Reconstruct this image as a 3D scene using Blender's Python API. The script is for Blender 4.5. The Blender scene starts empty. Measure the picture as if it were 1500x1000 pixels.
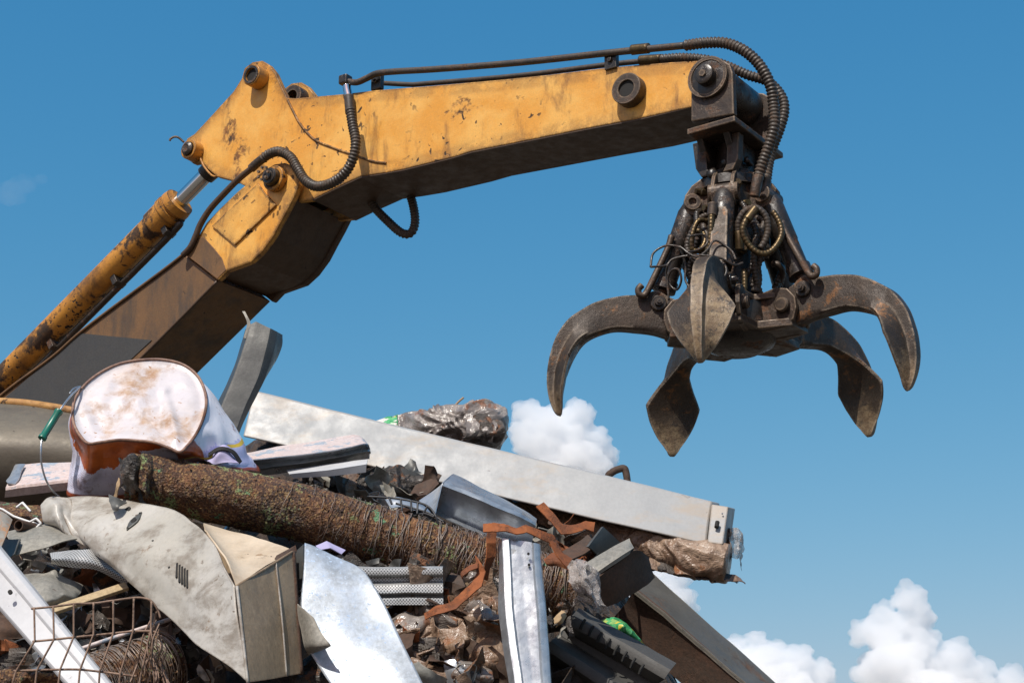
import bpy, bmesh, math, random
from mathutils import Vector as V, Matrix, noise
R_ = math.radians
rnd = random.Random(7)
scene = bpy.context.scene
COL = scene.collection

# ------------------------------------------------------------------ camera frame
FOC = 2500.0
PITCH = R_(17.125)
CAM = V((0, 0, 1.7))
CP, SP = math.cos(PITCH), math.sin(PITCH)


def ray(px, py):
    x = (px - 750) / FOC
    u = (500 - py) / FOC
    return V((x, CP - u * SP, SP + u * CP))


def P(px, py, Y):
    r = ray(px, py)
    return CAM + r * (Y / r.y)


def on_plane(px, py, pt, n):
    r = ray(px, py)
    return CAM + r * ((pt - CAM).dot(n) / r.dot(n))


# ------------------------------------------------------------------ scene graph
ROOT = {}


def thing(name, label, cat, loc, group=None):
    o = bpy.data.objects.new(name, None)
    o.empty_display_size = .1
    COL.objects.link(o)
    o.location = loc
    o['label'] = label
    o['category'] = cat
    if group:
        o['group'] = group
    ROOT[o.name] = V(loc)
    return o


def root_loc(o):
    while o.parent:
        o = o.parent
    return ROOT[o.name]


def obj(name, bm, mat, parent=None, smooth=False, bevel=0, segs=2, label=None, loc=None, subsurf=0, angle=35):
    """world-space bmesh -> one mesh object (relative to its thing)"""
    if parent is None:
        if loc is None:
            n = len(bm.verts)
            c = V((0, 0, 0))
            for v in bm.verts:
                c += v.co
            c /= max(n, 1)
            loc = V((c.x, c.y, min(v.co.z for v in bm.verts)))
        off = V(loc)
    else:
        off = root_loc(parent)
    bmesh.ops.recalc_face_normals(bm, faces=bm.faces[:])
    for v in bm.verts:
        v.co -= off
    me = bpy.data.meshes.new(name)
    bm.to_mesh(me)
    bm.free()
    for m in (mat if isinstance(mat, (list, tuple)) else [mat]):
        me.materials.append(m)
    if smooth:
        me.shade_smooth()
        if smooth == 'auto':
            me.set_sharp_from_angle(angle=R_(angle))
    o = bpy.data.objects.new(name, me)
    COL.objects.link(o)
    if parent is not None:
        o.parent = parent
    else:
        o.location = off
        ROOT[o.name] = off
    if bevel:
        b = o.modifiers.new('b', 'BEVEL')
        b.width = bevel
        b.segments = segs
        b.limit_method = 'ANGLE'
        b.angle_limit = R_(30)
        b.harden_normals = False
    if subsurf:
        s = o.modifiers.new('s', 'SUBSURF')
        s.levels = s.render_levels = subsurf
    if label:
        o['label'] = label
    return o


def tag(o, label, cat, group=None, kind=None):
    if label:
        o['label'] = label
    if cat:
        o['category'] = cat
    if group:
        o['group'] = group
    if kind:
        o['kind'] = kind
    return o


# ------------------------------------------------------------------ shapes
def catmull(pts, n):
    pts = [V(p) for p in pts]
    if len(pts) == 2:
        return [pts[0].lerp(pts[1], i / n) for i in range(n + 1)]
    out = []
    ext = [pts[0] * 2 - pts[1]] + pts + [pts[-1] * 2 - pts[-2]]
    m = len(pts) - 1
    for i in range(n + 1):
        t = i / n * m
        k = min(int(t), m - 1)
        f = t - k
        a, b, c, d = ext[k:k + 4]
        out.append(.5 * ((2 * b) + (c - a) * f + (2 * a - 5 * b + 4 * c - d) * f * f + (3 * b - a - 3 * c + d) * f ** 3))
    return out


def even(pts, n):
    """resample a polyline to n+1 evenly spaced points"""
    L = [0]
    for a, b in zip(pts, pts[1:]):
        L.append(L[-1] + (b - a).length)
    out = []
    k = 0
    for i in range(n + 1):
        s = L[-1] * i / n
        while k < len(pts) - 2 and L[k + 1] < s:
            k += 1
        d = L[k + 1] - L[k]
        out.append(pts[k].lerp(pts[k + 1], 0 if d < 1e-9 else (s - L[k]) / d))
    return out


def plen(pts):
    return sum((b - a).length for a, b in zip(pts, pts[1:]))


def frames(pts):
    T = []
    n = len(pts)
    for i in range(n):
        t = pts[min(i + 1, n - 1)] - pts[max(i - 1, 0)]
        T.append(t.normalized() if t.length > 1e-9 else V((0, 0, 1)))
    u = T[0].orthogonal().normalized()
    out = []
    for i in range(n):
        u = (u - T[i] * u.dot(T[i]))
        u = u.normalized() if u.length > 1e-9 else T[i].orthogonal().normalized()
        out.append((u.copy(), T[i].cross(u)))
    return out


def sweep(bm, pts, rad, sides=8, cap=True, closed=False):
    fr = frames(pts)
    n = len(pts)
    rings = []
    for i, p in enumerate(pts):
        r = rad(i / (n - 1)) if callable(rad) else rad
        u, w = fr[i]
        rings.append([bm.verts.new(p + (u * math.cos(2 * math.pi * k / sides) + w * math.sin(2 * math.pi * k / sides)) * r) for k in range(sides)])
    for a, b in zip(rings, rings[1:]):
        for k in range(sides):
            bm.faces.new((a[k], a[(k + 1) % sides], b[(k + 1) % sides], b[k]))
    if cap:
        bm.faces.new(rings[0][::-1])
        bm.faces.new(rings[-1])
    return rings


def ribbed(bm, ctrl, r, pitch=.022, depth=.22, sides=10, per=4):
    """hose wrapped in a spring guard: swept tube with close ribs"""
    c = catmull(ctrl, 24 * len(ctrl))
    L = plen(c)
    n = max(8, int(L / pitch) * per)
    pts = even(c, n)
    sweep(bm, pts, lambda t: r * (1 - depth * (.5 + .5 * math.cos(2 * math.pi * t * n / per))), sides)


def smooth_tube(bm, ctrl, r, sides=10, k=10):
    c = catmull(ctrl, k * (len(ctrl) - 1))
    sweep(bm, c, r, sides)


def cyl(bm, a, b, r, r2=None, sides=24, cap=True):
    r2 = r if r2 is None else r2
    return sweep(bm, [V(a), V(b)], lambda t: r + (r2 - r) * t, sides, cap)


def lathe(bm, a, b, prof, sides=28, cap=True):
    """prof: list of (t along a-b in metres, radius)"""
    a, b = V(a), V(b)
    d = (b - a).normalized()
    u = d.orthogonal().normalized()
    w = d.cross(u)
    rings = []
    for t, r in prof:
        rings.append([bm.verts.new(a + d * t + (u * math.cos(2 * math.pi * k / sides) + w * math.sin(2 * math.pi * k / sides)) * r) for k in range(sides)])
    for p, q in zip(rings, rings[1:]):
        for k in range(sides):
            bm.faces.new((p[k], p[(k + 1) % sides], q[(k + 1) % sides], q[k]))
    if cap:
        bm.faces.new(rings[0][::-1])
        bm.faces.new(rings[-1])


def ring(bm, c, ax, ro, ri, l, sides=32):
    """hollow bushing: starts at c and runs l along ax"""
    c, ax = V(c), V(ax).normalized()
    u = ax.orthogonal().normalized()
    w = ax.cross(u)
    prof = [(ri, 0), (ro, 0), (ro, l), (ri, l)]
    rr = []
    for r, t in prof:
        rr.append([bm.verts.new(c + ax * t + (u * math.cos(2 * math.pi * k / sides) + w * math.sin(2 * math.pi * k / sides)) * r) for k in range(sides)])
    for i in range(4):
        p, q = rr[i], rr[(i + 1) % 4]
        for k in range(sides):
            bm.faces.new((p[k], p[(k + 1) % sides], q[(k + 1) % sides], q[k]))


def slab(bm, pts, vec):
    a = [bm.verts.new(p) for p in pts]
    b = [bm.verts.new(p + vec) for p in pts]
    n = len(pts)
    bm.faces.new(a)
    bm.faces.new(b[::-1])
    for i in range(n):
        bm.faces.new((a[i], b[i], b[(i + 1) % n], a[(i + 1) % n]))


def box8(bm, c):
    """c: 8 corners, bottom ring 0-3 and top ring 4-7"""
    v = [bm.verts.new(p) for p in c]
    for f in ((0, 1, 2, 3), (7, 6, 5, 4), (0, 4, 5, 1), (1, 5, 6, 2), (2, 6, 7, 3), (3, 7, 4, 0)):
        bm.faces.new([v[i] for i in f])


def boxo(bm, c, x, y, z):
    """oriented box: centre and three half-vectors"""
    c = V(c)
    box8(bm, [c + x * a + y * b + z * d for d in (-1, 1) for a, b in ((-1, -1), (1, -1), (1, 1), (-1, 1))])


def shell(bm, g, thick, flip=False):
    """grid of points -> thin sheet with real thickness"""
    nu, nv = len(g), len(g[0])
    N = [[None] * nv for _ in range(nu)]
    for i in range(nu):
        for j in range(nv):
            du = g[min(i + 1, nu - 1)][j] - g[max(i - 1, 0)][j]
            dv = g[i][min(j + 1, nv - 1)] - g[i][max(j - 1, 0)]
            n = du.cross(dv)
            N[i][j] = n.normalized() if n.length > 1e-12 else V((0, 0, 1))
    s = -1 if flip else 1
    A = [[bm.verts.new(g[i][j]) for j in range(nv)] for i in range(nu)]
    B = [[bm.verts.new(g[i][j] + N[i][j] * thick * s) for j in range(nv)] for i in range(nu)]
    uvl = bm.loops.layers.uv.verify()
    # uv in metres along the sheet
    cu = [0.]
    for i in range(1, nu):
        cu.append(cu[-1] + (g[i][nv // 2] - g[i - 1][nv // 2]).length)
    cv = [0.]
    for j in range(1, nv):
        cv.append(cv[-1] + (g[nu // 2][j] - g[nu // 2][j - 1]).length)
    for i in range(nu - 1):
        for j in range(nv - 1):
            for f_, ij in ((bm.faces.new((A[i][j], A[i + 1][j], A[i + 1][j + 1], A[i][j + 1])), ((i, j), (i + 1, j), (i + 1, j + 1), (i, j + 1))),
                           (bm.faces.new((B[i][j], B[i][j + 1], B[i + 1][j + 1], B[i + 1][j])), ((i, j), (i, j + 1), (i + 1, j + 1), (i + 1, j)))):
                for lp, (p_, q_) in zip(f_.loops, ij):
                    lp[uvl].uv = (cu[p_], cv[q_])
    for i in range(nu - 1):
        for j in (0, nv - 1):
            bm.faces.new((A[i][j], A[i + 1][j], B[i + 1][j], B[i][j]))
    for j in range(nv - 1):
        for i in (0, nu - 1):
            bm.faces.new((A[i][j], A[i][j + 1], B[i][j + 1], B[i][j]))


def nv3(p, s, seed=0):
    q = p * s + V((seed * 13.7, seed * 7.1, seed * 3.3))
    return noise.noise_vector(q)


def dent(g, amp, s, seed=0, keep=None):
    return [[p + nv3(p, s, seed) * amp + nv3(p, s * 2.7, seed + 5) * amp * .35 for p in r] for r in g]


def net(rows, nu, nv, curved=True):
    """rows of control points -> dense grid (catmull or straight)"""
    rr = [catmull(r, nv) if curved is True else even_idx(r, nv) for r in rows]
    cols = list(zip(*rr))
    cc = [catmull(c, nu) if curved else even_idx(c, nu) for c in cols]
    return [list(r) for r in zip(*cc)]


def even_idx(pts, n):
    m = len(pts) - 1
    out = []
    for i in range(n + 1):
        t = i / n * m
        k = min(int(t), m - 1)
        out.append(V(pts[k]).lerp(V(pts[k + 1]), t - k))
    return out


def extrude_profile(prof, A, B, U, W, segs, bend=None, twist=0):
    """prof: (u,w) polyline in metres; swept from A to B along axes U, W -> grid"""
    g = []
    for i in range(segs + 1):
        t = i / segs
        c = A.lerp(B, t)
        if bend:
            c = c + bend(t)
        an = twist * t
        cu, su = math.cos(an), math.sin(an)
        g.append([c + U * (u * cu - w * su) + W * (u * su + w * cu) for u, w in prof])
    return g


def subdiv_prof(prof, k):
    out = []
    for a, b in zip(prof, prof[1:]):
        for i in range(k):
            t = i / k
            out.append((a[0] + (b[0] - a[0]) * t, a[1] + (b[1] - a[1]) * t))
    out.append(prof[-1])
    return out


def axes(A, B, face=None):
    """axis frame for a bar from A to B; W points towards the viewer side, U across"""
    d = (B - A).normalized()
    t = face if face is not None else V((0, -1, .25))
    w = (t - d * t.dot(d)).normalized()
    u = w.cross(d).normalized()
    return d, u, w


# ------------------------------------------------------------------ materials
class NT:
    def __init__(self, name):
        self.m = bpy.data.materials.new(name)
        self.m.use_nodes = True
        self.t = self.m.node_tree
        self.t.nodes.clear()
        self.out = self.t.nodes.new('ShaderNodeOutputMaterial')
        self.tc = self.t.nodes.new('ShaderNodeTexCoord')

    def put(self, sock, v):
        if isinstance(v, bpy.types.NodeSocket):
            self.t.links.new(v, sock)
        elif v is not None:
            if isinstance(v, (tuple, list)) and len(v) == 3 and sock.type == 'RGBA':
                v = (*v, 1)
            sock.default_value = v

    def n(self, typ, **kw):
        nd = self.t.nodes.new(typ)
        ins = kw.pop('ins', {})
        for k, v in kw.items():
            setattr(nd, k, v)
        for k, v in ins.items():
            self.put(nd.inputs[k], v)
        return nd

    def mapping(self, scale=(1, 1, 1), loc=(0, 0, 0), rot=(0, 0, 0), src=None):
        return self.n('ShaderNodeMapping', ins={'Vector': src or self.tc.outputs['Object'], 'Scale': scale, 'Location': loc, 'Rotation': rot}).outputs[0]

    def noise(self, scale, detail=6, rough=.6, vec=None, dist=0):
        return self.n('ShaderNodeTexNoise', ins={'Vector': vec or self.tc.outputs['Object'], 'Scale': scale, 'Detail': detail, 'Roughness': rough, 'Distortion': dist}).outputs[0]

    def vor(self, scale, vec=None, out='Distance', feature='F1'):
        return self.n('ShaderNodeTexVoronoi', feature=feature, ins={'Vector': vec or self.tc.outputs['Object'], 'Scale': scale}).outputs[out]

    def step(self, v, lo, hi, a=0., b=1.):
        return self.n('ShaderNodeMapRange', interpolation_type='SMOOTHSTEP', ins={'Value': v, 'From Min': lo, 'From Max': hi, 'To Min': a, 'To Max': b}).outputs[0]

    def math(self, op, a, b=None):
        nd = self.n('ShaderNodeMath', operation=op)
        self.put(nd.inputs[0], a)
        if b is not None:
            self.put(nd.inputs[1], b)
        return nd.outputs[0]

    def mix(self, f, a, b, blend='MIX'):
        nd = self.n('ShaderNodeMix', data_type='RGBA', blend_type=blend)
        self.put(nd.inputs[0], f)
        self.put(nd.inputs[6], a)
        self.put(nd.inputs[7], b)
        return nd.outputs[2]

    def ramp(self, f, stops):
        nd = self.n('ShaderNodeValToRGB')
        e = nd.color_ramp.elements
        while len(e) < len(stops):
            e.new(.5)
        for x, (p, c) in zip(e, stops):
            x.position = p
            x.color = (*c, 1) if len(c) == 3 else c
        self.put(nd.inputs[0], f)
        return nd.outputs[0]

    def bump(self, h, s, d=.01, nrm=None):
        nd = self.n('ShaderNodeBump', ins={'Height': h, 'Strength': s, 'Distance': d})
        if nrm is not None:
            self.put(nd.inputs['Normal'], nrm)
        return nd.outputs[0]

    def edge(self, radius=.012, lo=.995, hi=.90):
        """1 on worn convex/concave edges"""
        bv = self.n('ShaderNodeBevel', samples=4, ins={'Radius': radius}).outputs[0]
        g = self.n('ShaderNodeNewGeometry').outputs['Normal']
        d = self.n('ShaderNodeVectorMath', operation='DOT_PRODUCT')
        self.put(d.inputs[0], bv)
        self.put(d.inputs[1], g)
        return self.step(d.outputs['Value'], lo, hi)

    def done(self, color, rough=.6, metal=0., normal=None, spec=.5, **ins):
        b = self.n('ShaderNodeBsdfPrincipled', ins={'Base Color': color, 'Roughness': rough, 'Metallic': metal, 'Specular IOR Level': spec})
        if normal is not None:
            self.put(b.inputs['Normal'], normal)
        for k, v in ins.items():
            self.put(b.inputs[k.replace('_', ' ')], v)
        self.t.links.new(b.outputs[0], self.out.inputs[0])
        return self.m


def weathered(name, base, alt, rust=(.085, .03, .012), rust2=(.025, .014, .01), alt_scale=2.5, rust_scale=3.5,
              rust_rng=(.58, .66), spot_scale=28, spot_rng=(.70, .74), grime=(.03, .024, .018), grime_rng=(.55, .8), grime_amt=.6,
              streak=None, rough=(.45, .75), metal=0., bump=.25, edge=None, spangle=0, fine=90, seed=0, spec=.5, metal_rust=0., finew=.35, wide=None):
    n = NT(name)
    vec = n.mapping(loc=(seed * 3.1, seed * 1.7, seed * 2.3))
    a = n.noise(alt_scale, 5, .65, vec, .4)
    col = n.mix(n.step(a, .35, .65), base, alt)
    if spangle:
        cellc = n.vor(spangle, vec, 'Color')
        bw = n.n('ShaderNodeRGBToBW', ins={'Color': cellc}).outputs[0]
        col = n.mix(.55, col, n.mix(bw, tuple(c * .62 for c in base), tuple(min(1, c * 1.28) for c in base)))
    fine_n = n.noise(fine, 4, .7, vec)
    col = n.mix(finew, col, n.mix(n.step(fine_n, .35, .65), tuple(c * .6 for c in base), tuple(min(1, c * 1.3) for c in alt)))
    gv = vec
    if streak:
        gv = n.mapping(scale=streak, loc=(seed, seed * 2, 1))
    g = n.noise(3., 8, .72, gv, .3)
    gm = n.math('MULTIPLY', n.step(g, *grime_rng), grime_amt)
    col = n.mix(gm, col, grime)
    if wide:
        wm_ = n.edge(wide[0], .998, .80)
        wm_ = n.math('MULTIPLY', wm_, n.step(n.noise(5, 8, .75, vec, .5), wide[2], wide[2] + .16))
        col = n.mix(n.math('MULTIPLY', wm_, wide[3]), col, wide[1])
    r = n.noise(rust_scale, 12, .68, vec, .25)
    rm = n.step(r, *rust_rng)
    rc = n.mix(n.step(n.noise(rust_scale * 6, 6, .7, vec), .35, .65), rust, rust2)
    col = n.mix(rm, col, rc)
    s = n.noise(spot_scale, 3, .5, vec, .6)
    s2 = n.step(n.noise(spot_scale * .12, 2, .5, vec), .4, .62)
    sm = n.math('MULTIPLY', n.step(s, *spot_rng), s2)
    col = n.mix(sm, col, rust2)
    mask = n.math('MAXIMUM', rm, sm)
    if edge:
        em = n.edge(edge[0])
        en = n.step(n.noise(22, 6, .7, vec), .34, .52)
        em = n.math('MULTIPLY', em, en)
        col = n.mix(em, col, edge[1])
        mask = n.math('MAXIMUM', mask, n.math('MULTIPLY', em, edge[2] if len(edge) > 2 else 1.))
    rg = n.step(n.noise(14, 6, .65, vec), .3, .7, rough[0], rough[1])
    rg = n.n('ShaderNodeMix', data_type='FLOAT')
    n.put(rg.inputs[0], mask)
    n.put(rg.inputs[2], n.step(n.noise(14, 6, .65, vec), .3, .7, rough[0], rough[1]))
    n.put(rg.inputs[3], .85)
    mt = n.math('MULTIPLY', n.math('SUBTRACT', 1., n.math('MAXIMUM', mask, n.math('MULTIPLY', gm, .8))), metal) if metal else 0.
    if metal_rust:
        mt = metal_rust
    h = n.math('ADD', n.math('MULTIPLY', n.noise(fine * .6, 6, .7, vec), .5), n.math('MULTIPLY', mask, -.6))
    h = n.math('ADD', h, n.math('MULTIPLY', n.noise(7, 3, .5, vec), .8))
    nm = n.bump(h, bump, .008)
    return n.done(col, rg.outputs[0], mt, nm, spec)


M = {}
M['yellow'] = weathered('worn_yellow_paint', (.74, .41, .095), (.64, .28, .032), alt_scale=2.6, rust_scale=3.1, rust_rng=(.605, .68),
                        rust=(.24, .095, .022), rust2=(.035, .02, .011), spot_scale=16, spot_rng=(.632, .668), grime=(.17, .075, .022), grime_rng=(.50, .70), grime_amt=.8, streak=(2.0, 2.0, .55),
                        rough=(.38, .65), bump=.3, edge=(.035, (.04, .022, .012)), wide=(.16, (.10, .04, .013), .37, .95), finew=.2)
M['yellow_dirty'] = weathered('oily_yellow_paint', (.52, .235, .032), (.40, .165, .02), alt_scale=6, rust_scale=4.5, rust_rng=(.52, .60),
                              rust=(.07, .032, .012), rust2=(.02, .013, .009), spot_scale=30, spot_rng=(.58, .63), grime=(.03, .018, .01), grime_rng=(.48, .75), grime_amt=.75,
                              rough=(.35, .6), bump=.35, edge=(.015, (.03, .02, .012)))
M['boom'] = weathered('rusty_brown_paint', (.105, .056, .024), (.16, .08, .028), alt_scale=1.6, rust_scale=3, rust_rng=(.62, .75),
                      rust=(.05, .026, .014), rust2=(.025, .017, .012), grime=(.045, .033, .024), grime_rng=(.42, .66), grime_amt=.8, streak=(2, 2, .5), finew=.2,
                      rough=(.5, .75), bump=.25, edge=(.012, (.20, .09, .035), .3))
M['under'] = weathered('shade_darkened_brown', (.044, .024, .012), (.066, .034, .015), alt_scale=3, rust_rng=(.62, .75), rough=(.45, .7), bump=.3)  # underside shade of the arm is put into this dark brown
M['steel'] = weathered('dark_worn_steel', (.042, .032, .026), (.066, .045, .031), alt_scale=5, rust_scale=6, rust_rng=(.50, .66),
                       rust=(.15, .062, .024), rust2=(.05, .026, .015), grime=(.018, .015, .013), grime_rng=(.5, .75), grime_amt=.7,
                       rough=(.34, .6), metal=.35, bump=.6, edge=(.018, (.20, .14, .09), .2), fine=55)
M['grease'] = weathered('black_greasy_steel', (.016, .013, .011), (.030, .022, .016), alt_scale=9, rust_scale=9, rust_rng=(.53, .66),
                        rust=(.12, .05, .02), rough=(.22, .5), bump=.6, fine=45, edge=(.008, (.10, .07, .045), .2))
M['rubber'] = weathered('hose_rubber', (.028, .022, .017), (.06, .043, .029), alt_scale=9, rust_scale=14, rust_rng=(.50, .64), rust=(.12, .07, .038),
                        rough=(.4, .65), bump=.2)
M['brass'] = weathered('dull_brass_fitting', (.13, .088, .036), (.065, .044, .024), alt_scale=18, rust_scale=12, rough=(.3, .5), metal=.7, bump=.3)
M['chrome'] = NT('chrome_rod').done((.62, .63, .64), .12, 1.)
M['patch'] = weathered('dark_grey_patch', (.034, .033, .033), (.042, .040, .038), rust_rng=(.8, .9), spot_rng=(.9, .95), grime_amt=.2, rough=(.6, .75), bump=.12)
M['black'] = NT('dark_bore').done((.008, .007, .006), .8)
# ================================================================== the loader arm
AX = V((math.sin(R_(34)), math.cos(R_(34)), 0))
EX = V((math.cos(R_(34)), -math.sin(R_(34)), 0))
UP = V((0, 0, 1))
GC = V((1.264, 9.13, CAM.z + 2.385))       # grab axis at tine-tip height


def ap(px, py, off):
    return on_plane(px, py, GC + AX * off, AX)


def aps(l, off):
    return [ap(x, y, off) for x, y in l]


arm = thing('loader_arm', 'worn yellow and rusty brown loader arm reaching over the scrap pile', 'crane arm', ap(-60, 640, 0))
SW = .23      # half width of the stick
BW = .30      # half width of the boom

# ---- stick
stick_o = [(384, 89), (394, 95), (403.5, 107), (412, 126), (420, 143), (432, 144), (501, 138), (552, 132), (640, 125), (720, 118), (800, 110),
           (890, 99), (985, 91), (1022, 89), (1040, 92), (1052, 102), (1056, 118), (1050, 134), (1036, 146), (1012, 157), (930, 175), (860, 188), (760, 208), (690, 222), (660, 231),
           (591, 248), (558, 254), (528, 258.5), (515, 264), (490, 276), (456, 293), (430, 296), (400, 296), (378, 283), (360, 273), (346, 266), (318, 259), (304, 247),
           (296, 238), (283, 240), (272, 231), (269, 217), (274, 203), (285, 196), (312, 167), (342, 134), (354, 115), (358, 100), (370, 91)]
near = aps(stick_o, -SW)
for k, off in (('near', 0), ('far', 2 * SW - .045)):
    bm = bmesh.new()
    slab(bm, [p + AX * off for p in near], AX * .045)
    sp = obj('side_plate', bm, M['yellow'], arm, bevel=.006)
    if k == 'near':
        near_plate = sp
box_o = [(424, 147), (501, 140), (552, 134), (640, 127), (720, 120), (800, 112), (890, 101), (985, 93), (1010, 93), (1012, 155),
         (930, 173), (860, 186), (760, 206), (690, 220), (660, 229), (591, 246), (528, 256), (490, 273), (456, 289), (440, 270), (430, 215)]
bm = bmesh.new()
slab(bm, [p + AX * .046 for p in aps(box_o, -SW)], AX * (2 * SW - .092))
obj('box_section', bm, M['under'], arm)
# bottom cover sits a little proud of the plates: its shade painted in as dark brown
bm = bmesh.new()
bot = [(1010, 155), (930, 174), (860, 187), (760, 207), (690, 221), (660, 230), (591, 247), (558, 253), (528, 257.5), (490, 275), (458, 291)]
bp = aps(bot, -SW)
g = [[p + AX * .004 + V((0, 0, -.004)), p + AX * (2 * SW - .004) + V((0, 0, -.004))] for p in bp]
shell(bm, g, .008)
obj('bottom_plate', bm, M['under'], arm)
# weld seam where the ear plate joins the box
bm = bmesh.new()
smooth_tube(bm, aps([(421, 146), (428, 160), (440, 182), (460, 204), (487, 216), (512, 225), (545, 236), (566, 239)], -SW - .002), .009, 6, 8)
obj('weld_seam', bm, M['yellow'], arm, smooth=True)
# peeled paint lip along the lower edge
# ---- bushings on the stick
def bushing(name, px, py, ro, ri, l, mat, off=-SW, inner='grease', sides=32):
    c = ap(px, py, off)
    bm = bmesh.new()
    ring(bm, c, -AX, ro, ri, l, sides)
    b = obj(name, bm, M[mat], arm, smooth='auto', bevel=.004)
    bm = bmesh.new()
    cyl(bm, c - AX * (l - .022), c - AX * (l - .014), ri * 1.0, sides=sides)
    obj('bore', bm, M[inner], b)  # black disc paints in the shade inside the bore
    return b


bushing('pin_bushing', 382, 117, .078, .050, .10, 'yellow_dirty', inner='black')
bm = bmesh.new()
ring(bm, ap(382, 117, -SW) - AX * .1, -AX, .066, .050, .006)
obj('pin_bushing', bm, M['grease'], arm, smooth='auto')
for rg_ in ((ap(382, 117, -SW) + AX * .045, AX, .07, .045, .06), (ap(382, 117, -SW) + AX * (2 * SW - .045), -AX, .088, .05, .09)):
    bm = bmesh.new()
    ring(bm, *rg_)
    obj('pin_bushing', bm, M['steel'], arm, smooth='auto')
bushing('pin_bushing', 926, 136, .098, .052, .075, 'steel', inner='black')
# cylinder pin at the left ear
c = ap(288, 224, -SW)
bm = bmesh.new()
ring(bm, c, -AX, .072, .05, .085)
b = obj('pin_bushing', bm, M['yellow_dirty'], arm, smooth='auto', bevel=.004)
bm = bmesh.new()
lathe(bm, c - AX * .0, c - AX, [(0, .049), (.10, .049), (.106, .042), (.112, .03), (.108, .02)])
obj('pivot_pin', bm, M['grease'], arm, smooth='auto')
bm = bmesh.new()
cyl(bm, c + AX * .046, c + AX * (2 * SW - .046), .05)
obj('pivot_pin', bm, M['grease'], arm, smooth='auto')
# keeper hook on the ear
bm = bmesh.new()
smooth_tube(bm, [c - AX * .09 + V(d) for d in ((-.03, 0, .05), (-.07, 0, .085), (-.1, 0, .09), (-.125, 0, .075), (-.13, 0, .06))], .008, 6)
obj('keeper_wire', bm, M['steel'], arm, smooth=True)
bm = bmesh.new()
smooth_tube(bm, aps([(293, 231), (299, 244), (309, 256), (316, 259)], -SW - .02), .008, 6)
obj('grease_line', bm, M['yellow_dirty'], arm, smooth=True)
# ---- stick end tube
bm = bmesh.new()
ce = ap(1038, 117, -SW)
cyl(bm, ce - AX * .0, ce + AX * 2 * SW, .118, sides=36)
obj('end_tube', bm, M['grease'], arm, smooth='auto')

# ---- boom
boom_o = [(269, 372), (319, 411), (260, 470), (206, 524), (120, 610), (42, 688), (-60, 790), (-190, 790), (-60, 664), (0, 579), (40, 548), (76, 522), (126, 479), (200, 426), (240, 394)]
nb = aps(boom_o, -BW + .03)
bm = bmesh.new()
slab(bm, nb, AX * (2 * BW - .06))
obj('boom_box', bm, M['boom'], arm, bevel=.008)
# flat dark grey patch in place of a blanked-out logo on the boom side
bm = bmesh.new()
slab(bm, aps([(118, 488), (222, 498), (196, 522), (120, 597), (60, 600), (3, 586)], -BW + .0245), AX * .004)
obj('grey_patch', bm, M['patch'], arm)
# flange strips along the near edges
bm = bmesh.new()
smooth_tube(bm, aps([(268, 373), (240, 395), (126, 480), (76, 523), (0, 580), (-60, 640)], -BW + .022), .012, 6)
obj('edge_strip', bm, M['boom'], arm, smooth=True)
bm = bmesh.new()
smooth_tube(bm, aps([(318, 412), (260, 471), (206, 525), (120, 611), (42, 689)], -BW + .022), .010, 6)
obj('edge_strip', bm, M['under'], arm, smooth=True)
# clevis cheek plates
cheek_o = [(416, 238), (424, 241), (431, 248), (437, 258), (437.5, 270), (433, 283), (424, 301), (412, 323), (400, 346), (384, 368), (367, 384), (348, 391), (332, 397), (319, 411),
           (294, 391), (269, 372), (279, 360), (290, 346), (302, 326), (322, 305), (348, 280), (369, 263), (388, 248), (402, 240)]
cn = aps(cheek_o, -BW)
for off in (0, 2 * BW - .05):
    bm = bmesh.new()
    slab(bm, [p + AX * off for p in cn], AX * .05)
    ck = obj('cheek_plate', bm, M['yellow'] if off == 0 else M['under'], arm, bevel=.012)  # far cheek's shade painted as the darker brown
    if off == 0:
        near_cheek = ck
# deep throat panel between the cheeks
bm = bmesh.new()
th = [(310, 403), (332, 395), (350, 389), (367, 381), (383, 366), (397, 346), (409, 323), (420, 303), (428, 288)]
g = [[p + AX * .05, p + AX * (.05 + .25), p + AX * (2 * BW - .05)] for p in aps(th, -BW)]
shell(bm, g, .02)
obj('throat_plate', bm, M['under'], arm)  # shade of the throat painted in with the dark brown
bm = bmesh.new()
g = [[p + AX * .05, p + AX * (2 * BW - .05)] for p in aps([(270, 370), (290, 346), (302, 328), (322, 308)], -BW)]
shell(bm, g, .02)
obj('throat_plate', bm, M['under'], arm)
# doubler plate on the cheek
bm = bmesh.new()
slab(bm, aps([(310, 331), (343, 359), (372, 331), (404, 300), (388, 283), (378, 268), (342, 301)], -BW - .016), AX * .018)
obj('doubler_plate', bm, M['yellow'], arm, bevel=.004)
bm = bmesh.new()
slab(bm, aps([(270, 371), (318, 408), (331, 395), (325, 378), (312, 362), (298, 347), (289, 348)], -BW - .003), AX * .004)
obj('joint_strap', bm, M['boom'], arm, bevel=.003)
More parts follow.
